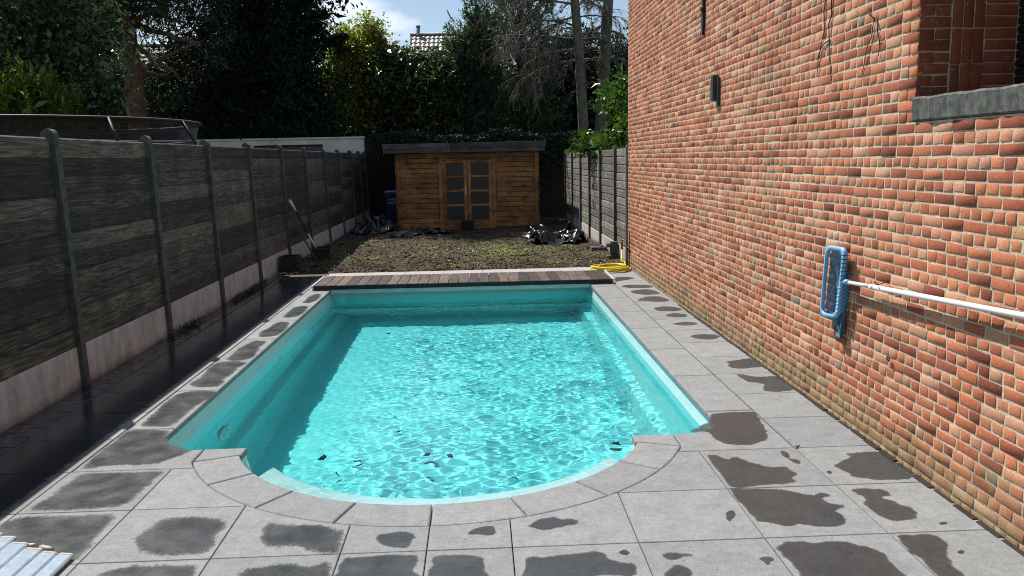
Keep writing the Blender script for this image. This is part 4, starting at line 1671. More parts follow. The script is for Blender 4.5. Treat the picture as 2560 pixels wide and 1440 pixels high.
# roof
RF = SY - .34
for (xa, xb, za, zb, yo) in ((-2.125, -.42, 1.995, 2.105, 0), (-.415, 2.03, 1.99, 2.105, .004), (-2.14, -.42, 2.109, 2.235, -.012), (-.415, 2.045, 2.109, 2.238, -.01)):
    MB().box(xa, xb, RF + yo, RF + yo + .028, za, zb, .004).build('fascia_board', 'fascia', shed)
MB().box(-2.1, 2.02, RF + .035, SY + 3.0, 2.13, 2.20).build('roof', 'roofing', shed)
for xx in (-2.12, 2.02):
    MB().box(xx - .013, xx + .013, RF + .035, SY + 3.0, 1.99, 2.232, .003).build('fascia_board', 'old_wood', shed)
q = on(1273, 349, 1, SY + .3)
MB_ = MB().box(q[0] - .08, q[0] + .08, SY + .25, SY + .35, 2.2005, 2.275, .006)
tag(MB_.build('loose_brick', 'far_brick'), 'loose brick lying on the flat shed roof', 'brick')
for u_, nm in ((1015, 'offcut'), (1128, 'offcut')):
    q = on(u_, 358, 1, SY)
tub = thing('black_tub', 'black plastic tub standing at the shed doors', 'tub', (-.02, SY - .35, 0))
b = MB()
tp = [(-.17, -.12), (.17, -.12), (.17, .12), (-.17, .12)]
vs = [(x * .82 - .02, SY - .35 + y * .82, .02) for x, y in tp] + [(x - .02, SY - .35 + y, .24) for x, y in tp] + [(x * .9 - .02, SY - .35 + y * .88, .24) for x, y in tp] + [(x * .76 - .02, SY - .35 + y * .74, .05) for x, y in tp]
fs = [(3, 2, 1, 0)] + [(a * 4 + i, a * 4 + (i + 1) % 4, (a + 1) * 4 + (i + 1) % 4, (a + 1) * 4 + i) for a in range(3) for i in range(4)] + [(12, 13, 14, 15)]
b.add(vs, fs)
b.build('body', 'black_plastic', tub)
MB().box(-.20, .16, SY - .48, SY - .46, .20, .245, .004).build('rim', 'black_plastic', tub)

# blue bin beside the shed
bn = thing('wheeled_bin', 'blue wheeled paper bin beside the brown shed', 'bin', (-2.15, 24.2, 0))
b = MB()
bt = [(-.21, -.25), (.21, -.25), (.21, .25), (-.21, .25)]
vs = [(x * .82 - 2.15, 24.2 + y * .8, .06) for x, y in bt] + [(x - 2.15, 24.2 + y, .90) for x, y in bt]
b.add(vs, [(3, 2, 1, 0), (4, 5, 6, 7)] + [(i, (i + 1) % 4, 4 + (i + 1) % 4, 4 + i) for i in range(4)])
b.build('body', 'bin', bn)
b = MB()
lt = [(-.225, -.29), (.225, -.29), (.225, .27), (-.225, .27)]
vs = [(x - 2.15, 24.2 + y, .902) for x, y in lt] + [(x - 2.15, 24.2 + y, .945) for x, y in lt] + [(x * .8 - 2.15, 24.2 + y * .8, .985) for x, y in lt]
b.add(vs, [(3, 2, 1, 0)] + [(a * 4 + i, a * 4 + (i + 1) % 4, (a + 1) * 4 + (i + 1) % 4, (a + 1) * 4 + i) for a in range(2) for i in range(4)] + [(8, 9, 10, 11)])
b.build('lid', 'bin_lid', bn)
for s in (-1, 1):
    MB().tube([(-2.15 + s * .15, 24.40, .10), (-2.15 + s * .20, 24.40, .10)], .10, 14).build('wheel', 'black_plastic', bn)
for txt, zz in (('PAPIER', .70), ('KARTON', .61)):
    cu = bpy.data.curves.new('lettering', 'FONT')
    cu.body = txt
    cu.size = .085
    cu.align_x = 'CENTER'
    cu.materials.append(MT['white_paint'])
    to = bpy.data.objects.new('lettering', cu)
    COL.objects.link(to)
    lm = bpy.data.meshes.new_from_object(to)
    bpy.data.objects.remove(to)
    o = bpy.data.objects.new('lettering', lm)
    link(o, bn)
    o.location = (.01, 23.945 + (0.90 - zz) * .06 - 24.2, zz)
    o.rotation_euler = (R(93), 0, 0)

# ================================================================== walls at the back
gw = thing('garden_wall', 'dim old brick garden wall behind the brown shed', 'wall', (3, 26.2, 0))
b = MB()
vs = [(-3.12, 25.86, -.1), (9., 25.86, -.1), (9., 25.86, 2.34), (-3.12, 25.86, 2.50), (-3.12, 26.4, -.1), (9., 26.4, -.1), (9., 26.4, 2.34), (-3.12, 26.4, 2.50)]
b.add(vs, [(0, 1, 2, 3), (5, 4, 7, 6), (3, 2, 6, 7), (4, 0, 3, 7), (1, 5, 6, 2)])
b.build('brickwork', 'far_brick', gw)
for k in range(48):
    x0 = -2.96 + .25 * k
    zt = 2.50 - .16 * (x0 + 2.96) / 11.96
    MB().box(x0 + .005, x0 + .24, 25.82, 26.44, zt + .002, zt + .062 + random.uniform(-.01, .012), .008).build('coping_brick', 'far_brick', gw)
ww = thing('rendered_wall', 'off-white rendered garden wall behind the long timber fence', 'wall', (-6, 26, 0))
MB().box(-12.5, -3.13, 25.9, 26.12, -.1, 2.50).build('wall', 'render', ww)
MB().box(-12.55, -3.125, 25.86, 26.16, 2.502, 2.56, .01).build('coping', 'render', ww)
# cold frame leaning in front of the white wall
cf_ = thing('cold_frame', 'dark glazed cold frame leaning before the off-white garden wall', 'cold frame', (-5, 24, 0))
q0, q1 = on(632, 366, 1, 24.), on(803, 362, 1, 24.)
mt = Matrix.Translation((0, 24., 0))
x0, x1 = q0[0], q1[0]


def lean_pt(x, t):
    return (x, 23.4 + .75 * t, 1.55 + .74 * t)


b = MB()
for t in (0, 1):
    b.tube([lean_pt(x0, t), lean_pt(x1, t)], .03, 6)
b.build('rail', 'black_metal', cf_)
for k in range(6):
    x = x0 + (x1 - x0) * k / 5
    MB().tube([lean_pt(x, 0), lean_pt(x, 1)], .025, 6).build('bar', 'black_metal', cf_)
    if k < 5:
        xa, xb = x + .03, x0 + (x1 - x0) * (k + 1) / 5 - .03
        a0, a1 = lean_pt(xa, .02), lean_pt(xb, .98)
        MB().add([(xa, a0[1], a0[2]), (xb, a0[1], a0[2]), (xb, a1[1], a1[2]), (xa, a1[1], a1[2]), (xa, a0[1], a0[2] - .006), (xb, a0[1], a0[2] - .006), (xb, a1[1], a1[2] - .006), (xa, a1[1], a1[2] - .006)],
                 [(0, 1, 2, 3), (7, 6, 5, 4), (0, 4, 5, 1), (2, 6, 7, 3), (1, 5, 6, 2), (3, 7, 4, 0)]).build('pane', 'glass_dark', cf_)
for x in (x0, x1):
    MB().box(x - .03, x + .03, 23.4, 24.15, -.1, 1.56).build('side', 'black_metal', cf_)

# ================================================================== trampoline behind the fence
tr = thing('trampoline', 'trampoline with black safety net rising behind the long timber fence', 'trampoline', (-5.75, 11.6, 0))
TC, TRr, TZ = (-5.72, 11.35), 2.28, 2.36
aa = np.linspace(0, 2 * math.pi, 49)
MB().tube([(TC[0] + TRr * math.cos(a), TC[1] + TRr * math.sin(a), TZ) for a in aa], .02, 8, False).build('top_ring', 'black_metal', tr)
b = MB()
vs, fs = [], []
for i, a in enumerate(aa):
    for z_, rr in ((TZ, TRr - .01), (TZ - .055, TRr - .03)):
        vs.append((TC[0] + rr * math.cos(a), TC[1] + rr * math.sin(a), z_))
for i in range(48):
    fs.append((2 * i, 2 * i + 1, 2 * i + 3, 2 * i + 2))
b.add(vs, fs)
b.build('sleeve', 'black_plastic', tr)
b = MB()
vs, fs = [], []
for i, a in enumerate(aa):
    for z_, rr in ((TZ - .05, TRr - .04), (TZ - .5, TRr - .10 - .04 * abs(math.sin(3 * a))), (.9, TRr - .12)):
        vs.append((TC[0] + rr * math.cos(a), TC[1] + rr * math.sin(a), z_))
for i in range(48):
    for k in range(2):
        fs.append((3 * i + k, 3 * i + k + 1, 3 * i + k + 4, 3 * i + k + 3))
b.add(vs, fs)
b.build('safety_net', 'mesh_net', tr)
MB().tube([(TC[0] + (TRr - .08) * math.cos(a), TC[1] + (TRr - .08) * math.sin(a), TZ - .24 + .02 * math.sin(3 * a)) for a in aa], .012, 5, False).build('net_seam', 'dirty_steel', tr)
MB().add([(TC[0] + 2.1 * math.cos(a), TC[1] + 2.1 * math.sin(a), .9) for a in aa[:-1]] + [(TC[0] + 2.1 * math.cos(a), TC[1] + 2.1 * math.sin(a), .88) for a in aa[:-1]],
         [tuple(range(48)), tuple(range(48, 96))[::-1]]).build('jumping_mat', 'black_plastic', tr)
for k, deg in enumerate((-8, -38, -68, 52, 112, 172, 232)):
    a = R(deg)
    c_, s_ = math.cos(a), math.sin(a)
    f_ = lambda r_, z_: (TC[0] + r_ * c_, TC[1] + r_ * s_, z_)
    MB().tube([f_(TRr, TZ), f_(TRr + .16, TZ - .28), f_(TRr + .17, .4), f_(TRr + .17, -.1)], .022, 8).build('pole', 'black_metal', tr)
    MB().tube([f_(TRr + .165, TZ - .32), f_(TRr + .17, .95)], .038, 8).build('pole_foam', 'navy', tr)

# ================================================================== far houses
def far_house(label, xl, xr, yr, zr, ze, chim=None):
    h = thing('house', label, 'house', ((xl + xr) / 2, yr + 3, 0))
    depth = (zr - ze) * 1.7
    rows, cols = 14, int((xr - xl) / .22)
    vs, fs = [], []
    sub = 4
    nxp = cols * sub + 1
    for r_ in range(rows):
        for e in (0, 1):
            t = (r_ + e) / rows
            for i in range(nxp):
                x = xl + (xr - xl) * i / (nxp - 1)
                wv_ = .045 * (.5 + .5 * math.cos(2 * math.pi * i / sub))
                vs.append((x, yr - depth * t, zr - (zr - ze) * t + wv_ + (.05 if e else 0.)))
    for r_ in range(rows * 2 - 1):
        for i in range(nxp - 1):
            fs.append((r_ * nxp + i, r_ * nxp + i + 1, (r_ + 1) * nxp + i + 1, (r_ + 1) * nxp + i))
    rf = MB().add(vs, fs).build('roof', 'roof_tile', h)
    MB().tube([(xl - .03, yr, zr + .05), (xr + .03, yr, zr + .05)], .10, 8).build('ridge', 'roof_tile', rf)
    b = MB()
    b.add([(xl, yr - depth + .4, 0), (xr, yr - depth + .4, 0), (xr, yr - depth + .4, ze + .3), (xl, yr - depth + .4, ze + .3), (xl, yr + depth, 0), (xr, yr + depth, 0), (xr, yr + depth, ze), (xl, yr + depth, ze), (xl + .05, yr, zr - .1), (xr - .05, yr, zr - .1)],
          [(0, 1, 2, 3), (0, 3, 8, 7, 4), (1, 5, 6, 9, 2), (5, 4, 7, 6), (7, 8, 9, 6)])
    b.build('wall', 'render', h)
    if chim:
        MB().tube([(chim, yr - .1, zr - .2), (chim, yr - .1, zr + .42)], .10, 10).build('flue', 'dirty_steel', h)
        MB().tube([(chim, yr - .1, zr + .42), (chim, yr - .1, zr + .50)], .13, 10).build('flue_cap', 'dirty_steel', h)
    return h


q0, q1, q2, q3 = on(1027, 90, 1, 45.), on(1250, 88, 1, 45.), on(1020, 145, 1, 45.), on(1046, 80, 1, 45.)
far_house('distant house with grey tiled roof and metal flue above hedge', q0[0], q1[0], 45., q0[2], 4.6, q3[0])
q0, q1 = on(330, 118, 1, 42.), on(520, 118, 1, 42.)
far_house('distant house whose pale roof shows through the dark trees', q0[0], q1[0], 42., q0[2], 4.4)

# ================================================================== small things by the long fence
def tool(name, label, top, bot, mat, grip=None, rad=.014):
    t = thing(name, label, 'garden tool', tuple(bot))
    top, bot = np.array(top), np.array(bot)
    MB().tube([bot, top], rad, 8).build('shaft', mat, t)
    if grip:
        d_ = (top - bot) / np.linalg.norm(top - bot)
        MB().tube([top - d_ * .28, top], rad * 1.7, 8).build('grip', grip, t)
        MB().tube([bot + d_ * .08, bot + d_ * .72], rad * 1.25, 8).build('sleeve', grip, t)
    return t


tA = tool('long_pole_tool', 'long dark pole with pale grip leaning on the timber fence', on(724, 500, 0, -3.0), np.array([-2.72, 15.9, .02]), 'black_metal', 'white_plastic')
MB().box(-2.79, -2.65, 15.86, 15.92, .0, .06, .008).build('head', 'black_metal', tA)
tB = tool('rake', 'brown wooden handled rake leaning on the timber fence', on(725, 535, 0, -3.0), np.array([-2.55, 14.75, .03]), 'bark_red', None, .016)
MB().box(-2.68, -2.42, 14.73, 14.77, .0, .03, .004).build('head', 'black_metal', tB)
for k in range(8):
    MB().tube([(-2.67 + .034 * k, 14.74, .015), (-2.67 + .034 * k, 14.68, -.0)], .004, 5).build('tine', 'black_metal', tB)


def crate(label, cx, cy, wx, wy, h):
    c = thing('crate', label, 'crate', (cx, cy, 0))
    t_ = .012
    MB().box(cx - wx / 2, cx + wx / 2, cy - wy / 2, cy + wy / 2, .005, .02).build('base', 'black_plastic', c)
    for (a, b_, e, f) in ((cx - wx / 2, cx - wx / 2 + t_, cy - wy / 2, cy + wy / 2), (cx + wx / 2 - t_, cx + wx / 2, cy - wy / 2, cy + wy / 2), (cx - wx / 2 + t_, cx + wx / 2 - t_, cy - wy / 2, cy - wy / 2 + t_), (cx - wx / 2 + t_, cx + wx / 2 - t_, cy + wy / 2 - t_, cy + wy / 2)):
        MB().box(a, b_, e, f, .021, h).build('side', 'black_plastic', c)
    MB().box(cx - wx / 2 - .012, cx + wx / 2 + .012, cy - wy / 2 - .012, cy - wy / 2 - .001, h - .04, h, .003).build('rim', 'black_plastic', c)
    return c


crate('low black crate against the timber fence beside the end of the path', -2.88, 14.05, .28, .34, .28)
crate('black crate under the leaning pole by the timber fence', -2.62, 15.55, .34, .4, .26)
cd = thing('clip_string', 'short black cord strung with white clips on the dark paving', 'cord', (-2.9, 13.6, 0))
cp = [(-3.0 + .3 * t, 13.62 + .05 * math.sin(9 * t), .015 + .02 * abs(math.sin(5 * t))) for t in np.linspace(0, 1, 14)]
MB().tube(cp, .01, 6).build('cord', 'black_plastic', cd)
for p in cp[1::2]:
    MB().tube([(p[0] - .012, p[1], p[2] - .0), (p[0] - .008, p[1], p[2] + .02), (p[0] + .008, p[1], p[2] + .02), (p[0] + .012, p[1], p[2])], .006, 5).build('clip', 'white_plastic', cd)

# ================================================================== hose and tap
hs = thing('garden_hose', 'coiled yellow garden hose on the paving by the brick house corner', 'hose', (2.38, 13.25, 0))
pts = []
rr_ = random.Random(4)
turns = 7
for i in range(turns * 28):
    a = 2 * math.pi * i / 28
    tt = i // 28
    r0 = .26 + .035 * math.sin(tt * 2.1) + .02 * math.sin(a * 2 + tt)
    pts.append((2.36 + r0 * 1.05 * math.cos(a) + .03 * math.sin(tt * 3.), 13.22 + r0 * .92 * math.sin(a), .014 + .010 * tt + .012 * math.sin(a + tt * 1.3) ** 2))
pts += [(2.62, 13.40, .12), (2.60, 13.62, .10), (2.64, 13.80, .16), (2.66, 13.90, .27)]
MB().tube(pts, .011, 8).build('coil', 'hose', hs)
tp_ = thing('garden_tap', 'brass garden tap on a thin pipe at the brick house corner', 'tap', (2.66, 13.5, 0))
MB().tube([(2.675, 13.30, .0), (2.675, 13.30, .60)], .010, 8).build('pipe', 'iron', tp_)
MB().tube([(2.675, 13.30, .34), (2.675, 13.88, .34)], .010, 8).build('pipe', 'iron', tp_)
MB().tube([(2.66, 13.9, .27), (2.66, 13.9, .40)], .017, 10).build('body', 'brass', tp_)
MB().tube([(2.63, 13.9, .415), (2.69, 13.9, .415)], .007, 8).build('lever', 'brass', tp_)

# ================================================================== loose cover slats at the near corner
sb = thing('cover_slats', 'strip of translucent pool cover slats lying on the paving', 'pool cover', (-1.85, 3.3, 0))
sx_ = -1.640
zz = [.030, .038, .050, .062, .070, .074, .074, .07]
xs0 = [-1.640, -1.712, -1.788, -1.874, -1.962, -2.045, -2.125, -2.20]
ye = [3.735, 3.738, 3.755, 3.80, 3.86, 3.90, 3.91, 3.90]
for k in range(7):
    wdt = abs(xs0[k + 1] - xs0[k])
    ang = math.atan2(zz[k + 1] - zz[k], wdt)
    prof = [(-wdt / 2 + .003, -.008), (-wdt / 2 + .003, .006), (-wdt / 2 + .012, .010), (wdt / 2 - .010, .010), (wdt / 2 - .002, .004), (wdt / 2 - .002, -.008)]
    y0, y1 = 2.4, ye[k]
    cx = (xs0[k] + xs0[k + 1]) / 2
    cz = (zz[k] + zz[k + 1]) / 2 - .012
    ca, sa = math.cos(-ang), math.sin(-ang)
    pr = [(cx + a * ca - c * sa, cz + a * sa + c * ca) for a, c in prof]
    m = len(pr)
    vs = [(x, y0, z) for x, z in pr] + [(x, y1, z) for x, z in pr]
    fs = [tuple(range(m)), tuple(range(m, 2 * m))[::-1]] + [(i, (i + 1) % m, m + (i + 1) % m, m + i) for i in range(m)]
    s_o = MB().add(vs, fs).build('slat', 'frosted', sb)
    vs = [(cx + (x - cx) * 1.0, y1 + .001, z + .001) for x, z in pr] + [(cx + (x - cx) * .97, y1 + .018, z - .001) for x, z in pr]
    MB().add(vs, fs).build('end_cap', 'slat_cap', s_o)
for k in range(5):
    MB().tube([(-2.2 + .09 * k, 3.93 - .02 * k, .012), (-2.13 + .09 * k, 3.935 - .03 * k, .02 + .01 * (k % 2))], [.018, .012], 6).build('broken_cap', 'slat_cap', sb)

# a few fallen leaves on the paving
dl = leaf_mesh('fallen_leaf', .035, .025, .008, 5)
p = ground(1993, 1116, .01)
tag(ob('fallen_leaf', dl, 'dead_leaf', None, p, (.2, .1, .4)), 'tiny red brown leaf on dry grey paving beside the brick wall', 'leaf')

# ================================================================== trees
def limb(b, p0, p1, r0, r1, seg=7, wob=.06, k=6):
    p0, p1 = np.array(p0, float), np.array(p1, float)
    L = np.linalg.norm(p1 - p0)
    pts, rd = [], []
    for i in range(k + 1):
        t = i / k
        off = RNG.normal(0, wob * L * .12, 3) if 0 < i < k else 0
        pts.append(p0 + (p1 - p0) * t + off)
        rd.append(r0 + (r1 - r0) * t)
    b.tube(pts, rd, seg)


def foliage(blobs, n_leaf, size, clump, per=40, droop=.0, aspect=.5, up=.6, shell=.55, flat=.7, size_var=.35, seed=0, spray=False):
    """leaf-sized faces in clumps spread through the blobs (cx,cy,cz,rx,ry,rz[,weight])"""
    r = np.random.default_rng(seed)
    bl = np.array([list(b_) + ([1.] if len(b_) == 6 else []) for b_ in blobs], float)
    wgt = bl[:, 6] * (bl[:, 3] * bl[:, 4] * bl[:, 5]) ** .75
    wgt /= wgt.sum()
    nc_ = max(8, n_leaf // per)
    bi = r.choice(len(bl), nc_, p=wgt)
    d_ = rnd_dir(nc_, r)
    rad_ = shell + (1 - shell) * r.random(nc_) ** .6
    inner = r.random(nc_) < .25
    rad_ = np.where(inner, r.random(nc_) * shell, rad_)
    rad_ *= 1 + .16 * r.normal(size=nc_)
    C = bl[bi, :3] + d_ * bl[bi, 3:6] * rad_[:, None]
    ci = np.repeat(np.arange(nc_), per)
    N_ = len(ci)
    csz = clump * r.uniform(.6, 1.4, nc_)
    off = r.normal(size=(N_, 3)) * np.array([1, 1, flat]) * csz[ci][:, None] * .55
    P_ = C[ci] + off
    if spray:
        cd_ = unit(d_ * np.array([1, 1, .25]) + np.array([0, 0, up]) + r.normal(0, .25, d_.shape))
        t_ = r.random(N_)
        P_ = C[ci] + cd_[ci] * (t_ * csz[ci] * 2.2)[:, None] + r.normal(size=(N_, 3)) * (csz[ci] * .28 * (1.1 - t_))[:, None]
        ax = unit(cd_[ci] + r.normal(0, .55, (N_, 3)))
    else:
        ax = unit(r.normal(size=(N_, 3)) * .8 + d_[ci] * .5 + np.array([0, 0, -droop]))
    nm = unit(r.normal(size=(N_, 3)) * .7 + np.array([0, 0, up]) + d_[ci] * .3)
    sz_ = size * np.exp(r.normal(0, size_var, N_))
    V_, F_ = leaf_quads(P_, sz_, ax, nm, aspect)
    tint_ = np.clip(.45 + .22 * r.normal(size=nc_)[ci] + .2 * r.normal(size=N_), 0, 1)
    return V_, F_, tint_


def tree(name, label, cat, base, trunk, blobs, leafargs, leaf_mat, bark='bark', limbs=True, group=None):
    t = thing(name, label, cat, base, group)
    b = MB()
    pts, rd = trunk
    b.tube(pts, rd, 9)
    if limbs:
        top = np.array(pts[-1])
        for bl in blobs:
            c_ = np.array(bl[:3], float)
            cand = [np.array(p) for p in pts if p[2] < c_[2] + .2] or [np.array(pts[0])]
            s_ = min(cand, key=lambda p: np.linalg.norm(p - c_))
            limb(b, s_, c_, rd[-1] * 1.1 + .02, .015, 6)
    b.build('trunk', bark, t)
    V_, F_, ti = foliage(blobs, **leafargs)
    ob('crown', fast_mesh('crown', V_, F_, False, {'tint': ('FACE', ti)}), leaf_mat, t)
    return t


def P3(u, v, y):
    return tuple(on(u, v, 1, y))


def blob(u, v, y, ru, rv, ry, wt=1.):
    """ellipsoid whose centre and half sizes are read in photo pixels at depth y"""
    c_ = on(u, v, 1, y)
    k_ = y / F_PX
    return (c_[0], c_[1], c_[2], ru * k_, ry, rv * k_, wt)


# 1 glossy small-leaved tree, left behind the trampoline
g_ = P3(110, 300, 15.5)
bl = [blob(40, 60, 15.5, 110, 120, 1.2), blob(150, 20, 15.8, 110, 110, 1.2), blob(60, 190, 15.2, 110, 90, 1.0), blob(190, 170, 15.8, 80, 100, 1.0), blob(-90, 120, 15.5, 110, 160, 1.2), blob(80, -150, 15.8, 170, 130, 1.5), blob(230, 90, 16.2, 60, 90, .8, .6)]
tree('broadleaf_tree', 'glossy small-leaved tree behind the trampoline, speckled with light', 'tree', (g_[0], 15.5, -.1),
     ([(g_[0], 15.5, -.1), (g_[0] + .1, 15.5, 1.6), (g_[0] - .05, 15.6, 3.2), (g_[0] + .1, 15.6, 5.2)], [.16, .13, .10, .06]), bl,
     dict(n_leaf=17000, size=.10, clump=.34, per=22, droop=.5, aspect=.5, up=.5, seed=101), 'leaf_gloss')
# 2 bright young shrubs above the trampoline net
for k, (u, v, ru, rv, n_) in enumerate([(20, 265, 60, 45, 1500), (95, 262, 45, 40, 900), (160, 275, 35, 30, 500)]):
    bl = [blob(u, v, 13.9 + .3 * k, ru, rv, .45), blob(u, v + 70, 13.9 + .3 * k, ru * 1.2, 60, .5)]
    c_ = bl[0]
    tree('leafy_shrub', ['large bright green shrub behind the trampoline net', 'mid-sized bright green shrub with upright shoots behind the trampoline net', 'thin bright green shrub by the navy trampoline pole'][k], 'shrub', (c_[0], c_[1], -.1),
         ([(c_[0], c_[1], -.1), (c_[0], c_[1], 1.2), (c_[0] + .05, c_[1], c_[2])], [.04, .03, .012]), bl,
         dict(n_leaf=n_ * 2, size=.10, clump=.2, per=16, aspect=.30, up=1.4, seed=110 + k, spray=True), 'leaf_bright')
# shoots of the second sapling by the pine
bl = [blob(255, 235, 15.2, 26, 45, .3), blob(240, 275, 15.2, 45, 30, .4)]
tree('sapling', 'slender dark sapling before the reddish pine trunk', 'sapling', (bl[0][0], 15.2, -.1), ([(bl[0][0], 15.2, -.1), (bl[0][0], 15.2, 1.8), (bl[0][0], 15.2, 3.2)], [.03, .02, .008]), bl,
     dict(n_leaf=1300, size=.10, clump=.2, per=12, droop=.4, aspect=.5, up=.6, seed=120), 'leaf_gloss')
# 3 pine with reddish trunk
pb_ = P3(345, 300, 24.)
pt_ = P3(315, 60, 24.)
pw = P3(300, -420, 24.)
bl = [blob(250, 40, 24., 170, 70, 2.2), blob(430, 8, 23.5, 110, 38, 1.5, .6), blob(160, -40, 24.5, 190, 110, 2.2), blob(380, -110, 24., 220, 110, 2.4), blob(300, -260, 24., 200, 120, 2.), blob(520, 95, 24.5, 60, 70, 1.3, .5), blob(200, 130, 25., 90, 90, 1.5), blob(450, 195, 25.5, 60, 60, 1.2, .45)]
pine = tree('pine_tree', 'tall pine with reddish bare trunk left of the ivy-dark conifer', 'tree', (pb_[0], 24., -.1),
            ([(pb_[0] + .05, 24., -.1), pb_, P3(332, 180, 24.), pt_, P3(308, -150, 24.), pw], [.30, .27, .25, .22, .16, .07]), bl,
            dict(n_leaf=46000, size=.16, clump=.42, per=44, droop=.5, aspect=.16, up=.4, seed=130), 'leaf_pine', 'bark_red')
b = MB()
for (a, c_) in (((335, 60), (500, 110)), ((340, 20), (470, 60)), ((330, 110), (450, 200))):
    limb(b, P3(*a, 24.), P3(*c_, 23.6), .09, .03, 7, .25)
b.build('bough', 'bark', pine)
# 4 big dark conifer
cb = P3(620, 345, 28.5)
bl = [blob(600, 60, 28.5, 170, 130, 2.4), blob(700, 130, 28., 110, 110, 2.), blob(560, 200, 28., 190, 120, 2.4), blob(740, 230, 28., 80, 100, 1.8), blob(640, 300, 27.6, 210, 70, 1.5), blob(680, -60, 28.5, 150, 110, 2.2), blob(560, -170, 28.8, 200, 130, 2.4),
      blob(640, -330, 28.8, 170, 150, 2.2), blob(640, -520, 28.8, 120, 150, 1.8), blob(450, 280, 28., 110, 90, 1.6), blob(800, 300, 27.8, 50, 55, 1.2), blob(780, 185, 27.8, 40, 26, .8), blob(640, -680, 28.8, 70, 120, 1.2)]
big = tree('dark_conifer', 'huge dark evergreen with a ragged branch reaching into the sky', 'tree', (cb[0], 28.5, -.1),
           ([(cb[0], 28.5, -.1), P3(620, 200, 28.5), P3(630, -200, 28.5), P3(640, -700, 28.8)], [.45, .38, .28, .06]), bl,
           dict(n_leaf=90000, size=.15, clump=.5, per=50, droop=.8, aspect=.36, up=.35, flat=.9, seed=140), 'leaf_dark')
# its outreaching boughs, ragged against the sky
b = MB()
LV, LF, LT = [], [], []
off = 0
for (pa_, pb2, w_) in (((700, 70), (818, 38), .5), ((740, 110), (800, 60), .4), ((760, 120), (850, 105), .5), ((700, 20), (765, 5), .5), ((780, 100), (865, 95), .35)):
    a3, b3 = np.array(P3(*pa_, 28.)), np.array(P3(*pb2, 27.5))
    limb(b, a3, b3, .05, .012, 6, .3)
    nn_ = 420
    t_ = RNG.random(nn_) ** .7
    P_ = a3 + (b3 - a3) * t_[:, None] + RNG.normal(0, .13, (nn_, 3)) * (1.15 - t_)[:, None] * np.array([1, 1, 1.2])
    V_, F_ = leaf_quads(P_, RNG.uniform(.08, .2, nn_), unit((b3 - a3)[None] / np.linalg.norm(b3 - a3) * .6 + RNG.normal(0, .6, (nn_, 3))), unit(RNG.normal(size=(nn_, 3)) + [0, -.5, .6]), .35)
    LV.append(V_)
    LF.append(F_ + off)
    off += len(V_)
    LT.append(RNG.random(nn_))
b.build('bough', 'bark', big)
ob('bough_foliage', fast_mesh('bough_foliage', np.concatenate(LV), np.concatenate(LF), False, {'tint': ('FACE', np.concatenate(LT))}), 'leaf_dark', big)
# 5 yellow-green small tree
yb = P3(900, 345, 30.)
bl = [blob(890, 130, 30., 55, 50, .9), blob(930, 95, 30., 35, 38, .6, .8), blob(860, 105, 30., 32, 35, .6), blob(850, 200, 29.8, 50, 60, .9), blob(910, 210, 29.6, 70, 60, 1.), blob(955, 150, 30., 30, 45, .6, .8), blob(880, 275, 29.4, 75, 45, 1., .7), blob(945, 60, 30., 22, 10, .25, .6), blob(915, 55, 30., 22, 15, .3, .6)]
tree('broadleaf_tree', 'yellow-green sunlit tree standing against the open sky', 'tree', (yb[0], 30., -.1),
     ([(yb[0], 30., -.1), P3(895, 250, 30.), P3(890, 150, 30.)], [.14, .10, .05]), bl,
     dict(n_leaf=17000, size=.12, clump=.30, per=22, droop=.3, aspect=.5, up=.5, seed=150), 'leaf_yellow')
# 6 tall hedge plants between that tree and the cypress
for k, (u, v, ru, rv, n_) in enumerate([(985, 215, 70, 80, 14000), (1075, 232, 75, 75, 14000)]):
    bl = [blob(u, v, 29.3, ru, rv, 1.), blob(u, v + 90, 29.2, ru * 1.05, 70, 1.), blob(u + 10, v - 55, 29.5, ru * .6, 40, .7), blob(u - 30, v - 45, 29.5, ru * .4, 35, .6), blob(u - 15, v - 85, 29.6, 20, 20, .3, .5)]
    tree('tall_shrub', ['dense leafy shrub just right of the yellow-green tree', 'dense leafy shrub under the distant tiled roof'][k], 'shrub', (bl[0][0], 29.3, -.1),
         ([(bl[0][0], 29.3, -.1), (bl[0][0], 29.3, 2.), (bl[0][0], 29.3, 4.)], [.08, .07, .03]), bl,
         dict(n_leaf=n_, size=.14, clump=.32, per=24, droop=.5, aspect=.42, up=.7, seed=160 + k), 'leaf_hedge')
# 7 cypresses with feathery sprays
for k, (u, y, top, ru, nlf, lab) in enumerate([(1150, 29.8, 70, 46, 26000, 'slim blue-green cypress nearest the distant tiled roof'), (1195, 30.2, 5, 52, 30000, 'taller blue-green cypress between the slim one and the dead larch'), (1300, 31.5, -220, 110, 52000, 'broad dark cypress rising behind the bare twigs')]):
    bl = []
    kk = 9
    for i in range(kk):
        t_ = i / (kk - 1)
        vv = top + 22 + (330 - top) * t_
        bl.append(blob(u + RNG.uniform(-8, 8), vv, y, ru * (.25 + .85 * t_ ** .7), (330 - top) / kk * .9, (ru * (.3 + .8 * t_ ** .7)) * y / F_PX))
    c_ = on(u, 345, 1, y)
    tree('cypress_tree', lab, 'tree', (c_[0], y, -.1), ([(c_[0], y, -.1), (c_[0], y, 3.), tuple(on(u, top + 30, 1, y))], [.2, .15, .03]), bl,
         dict(n_leaf=nlf, size=.13, clump=.26, per=46, aspect=.22, up=.9, seed=170 + k, spray=True), 'leaf_cypress', limbs=False)
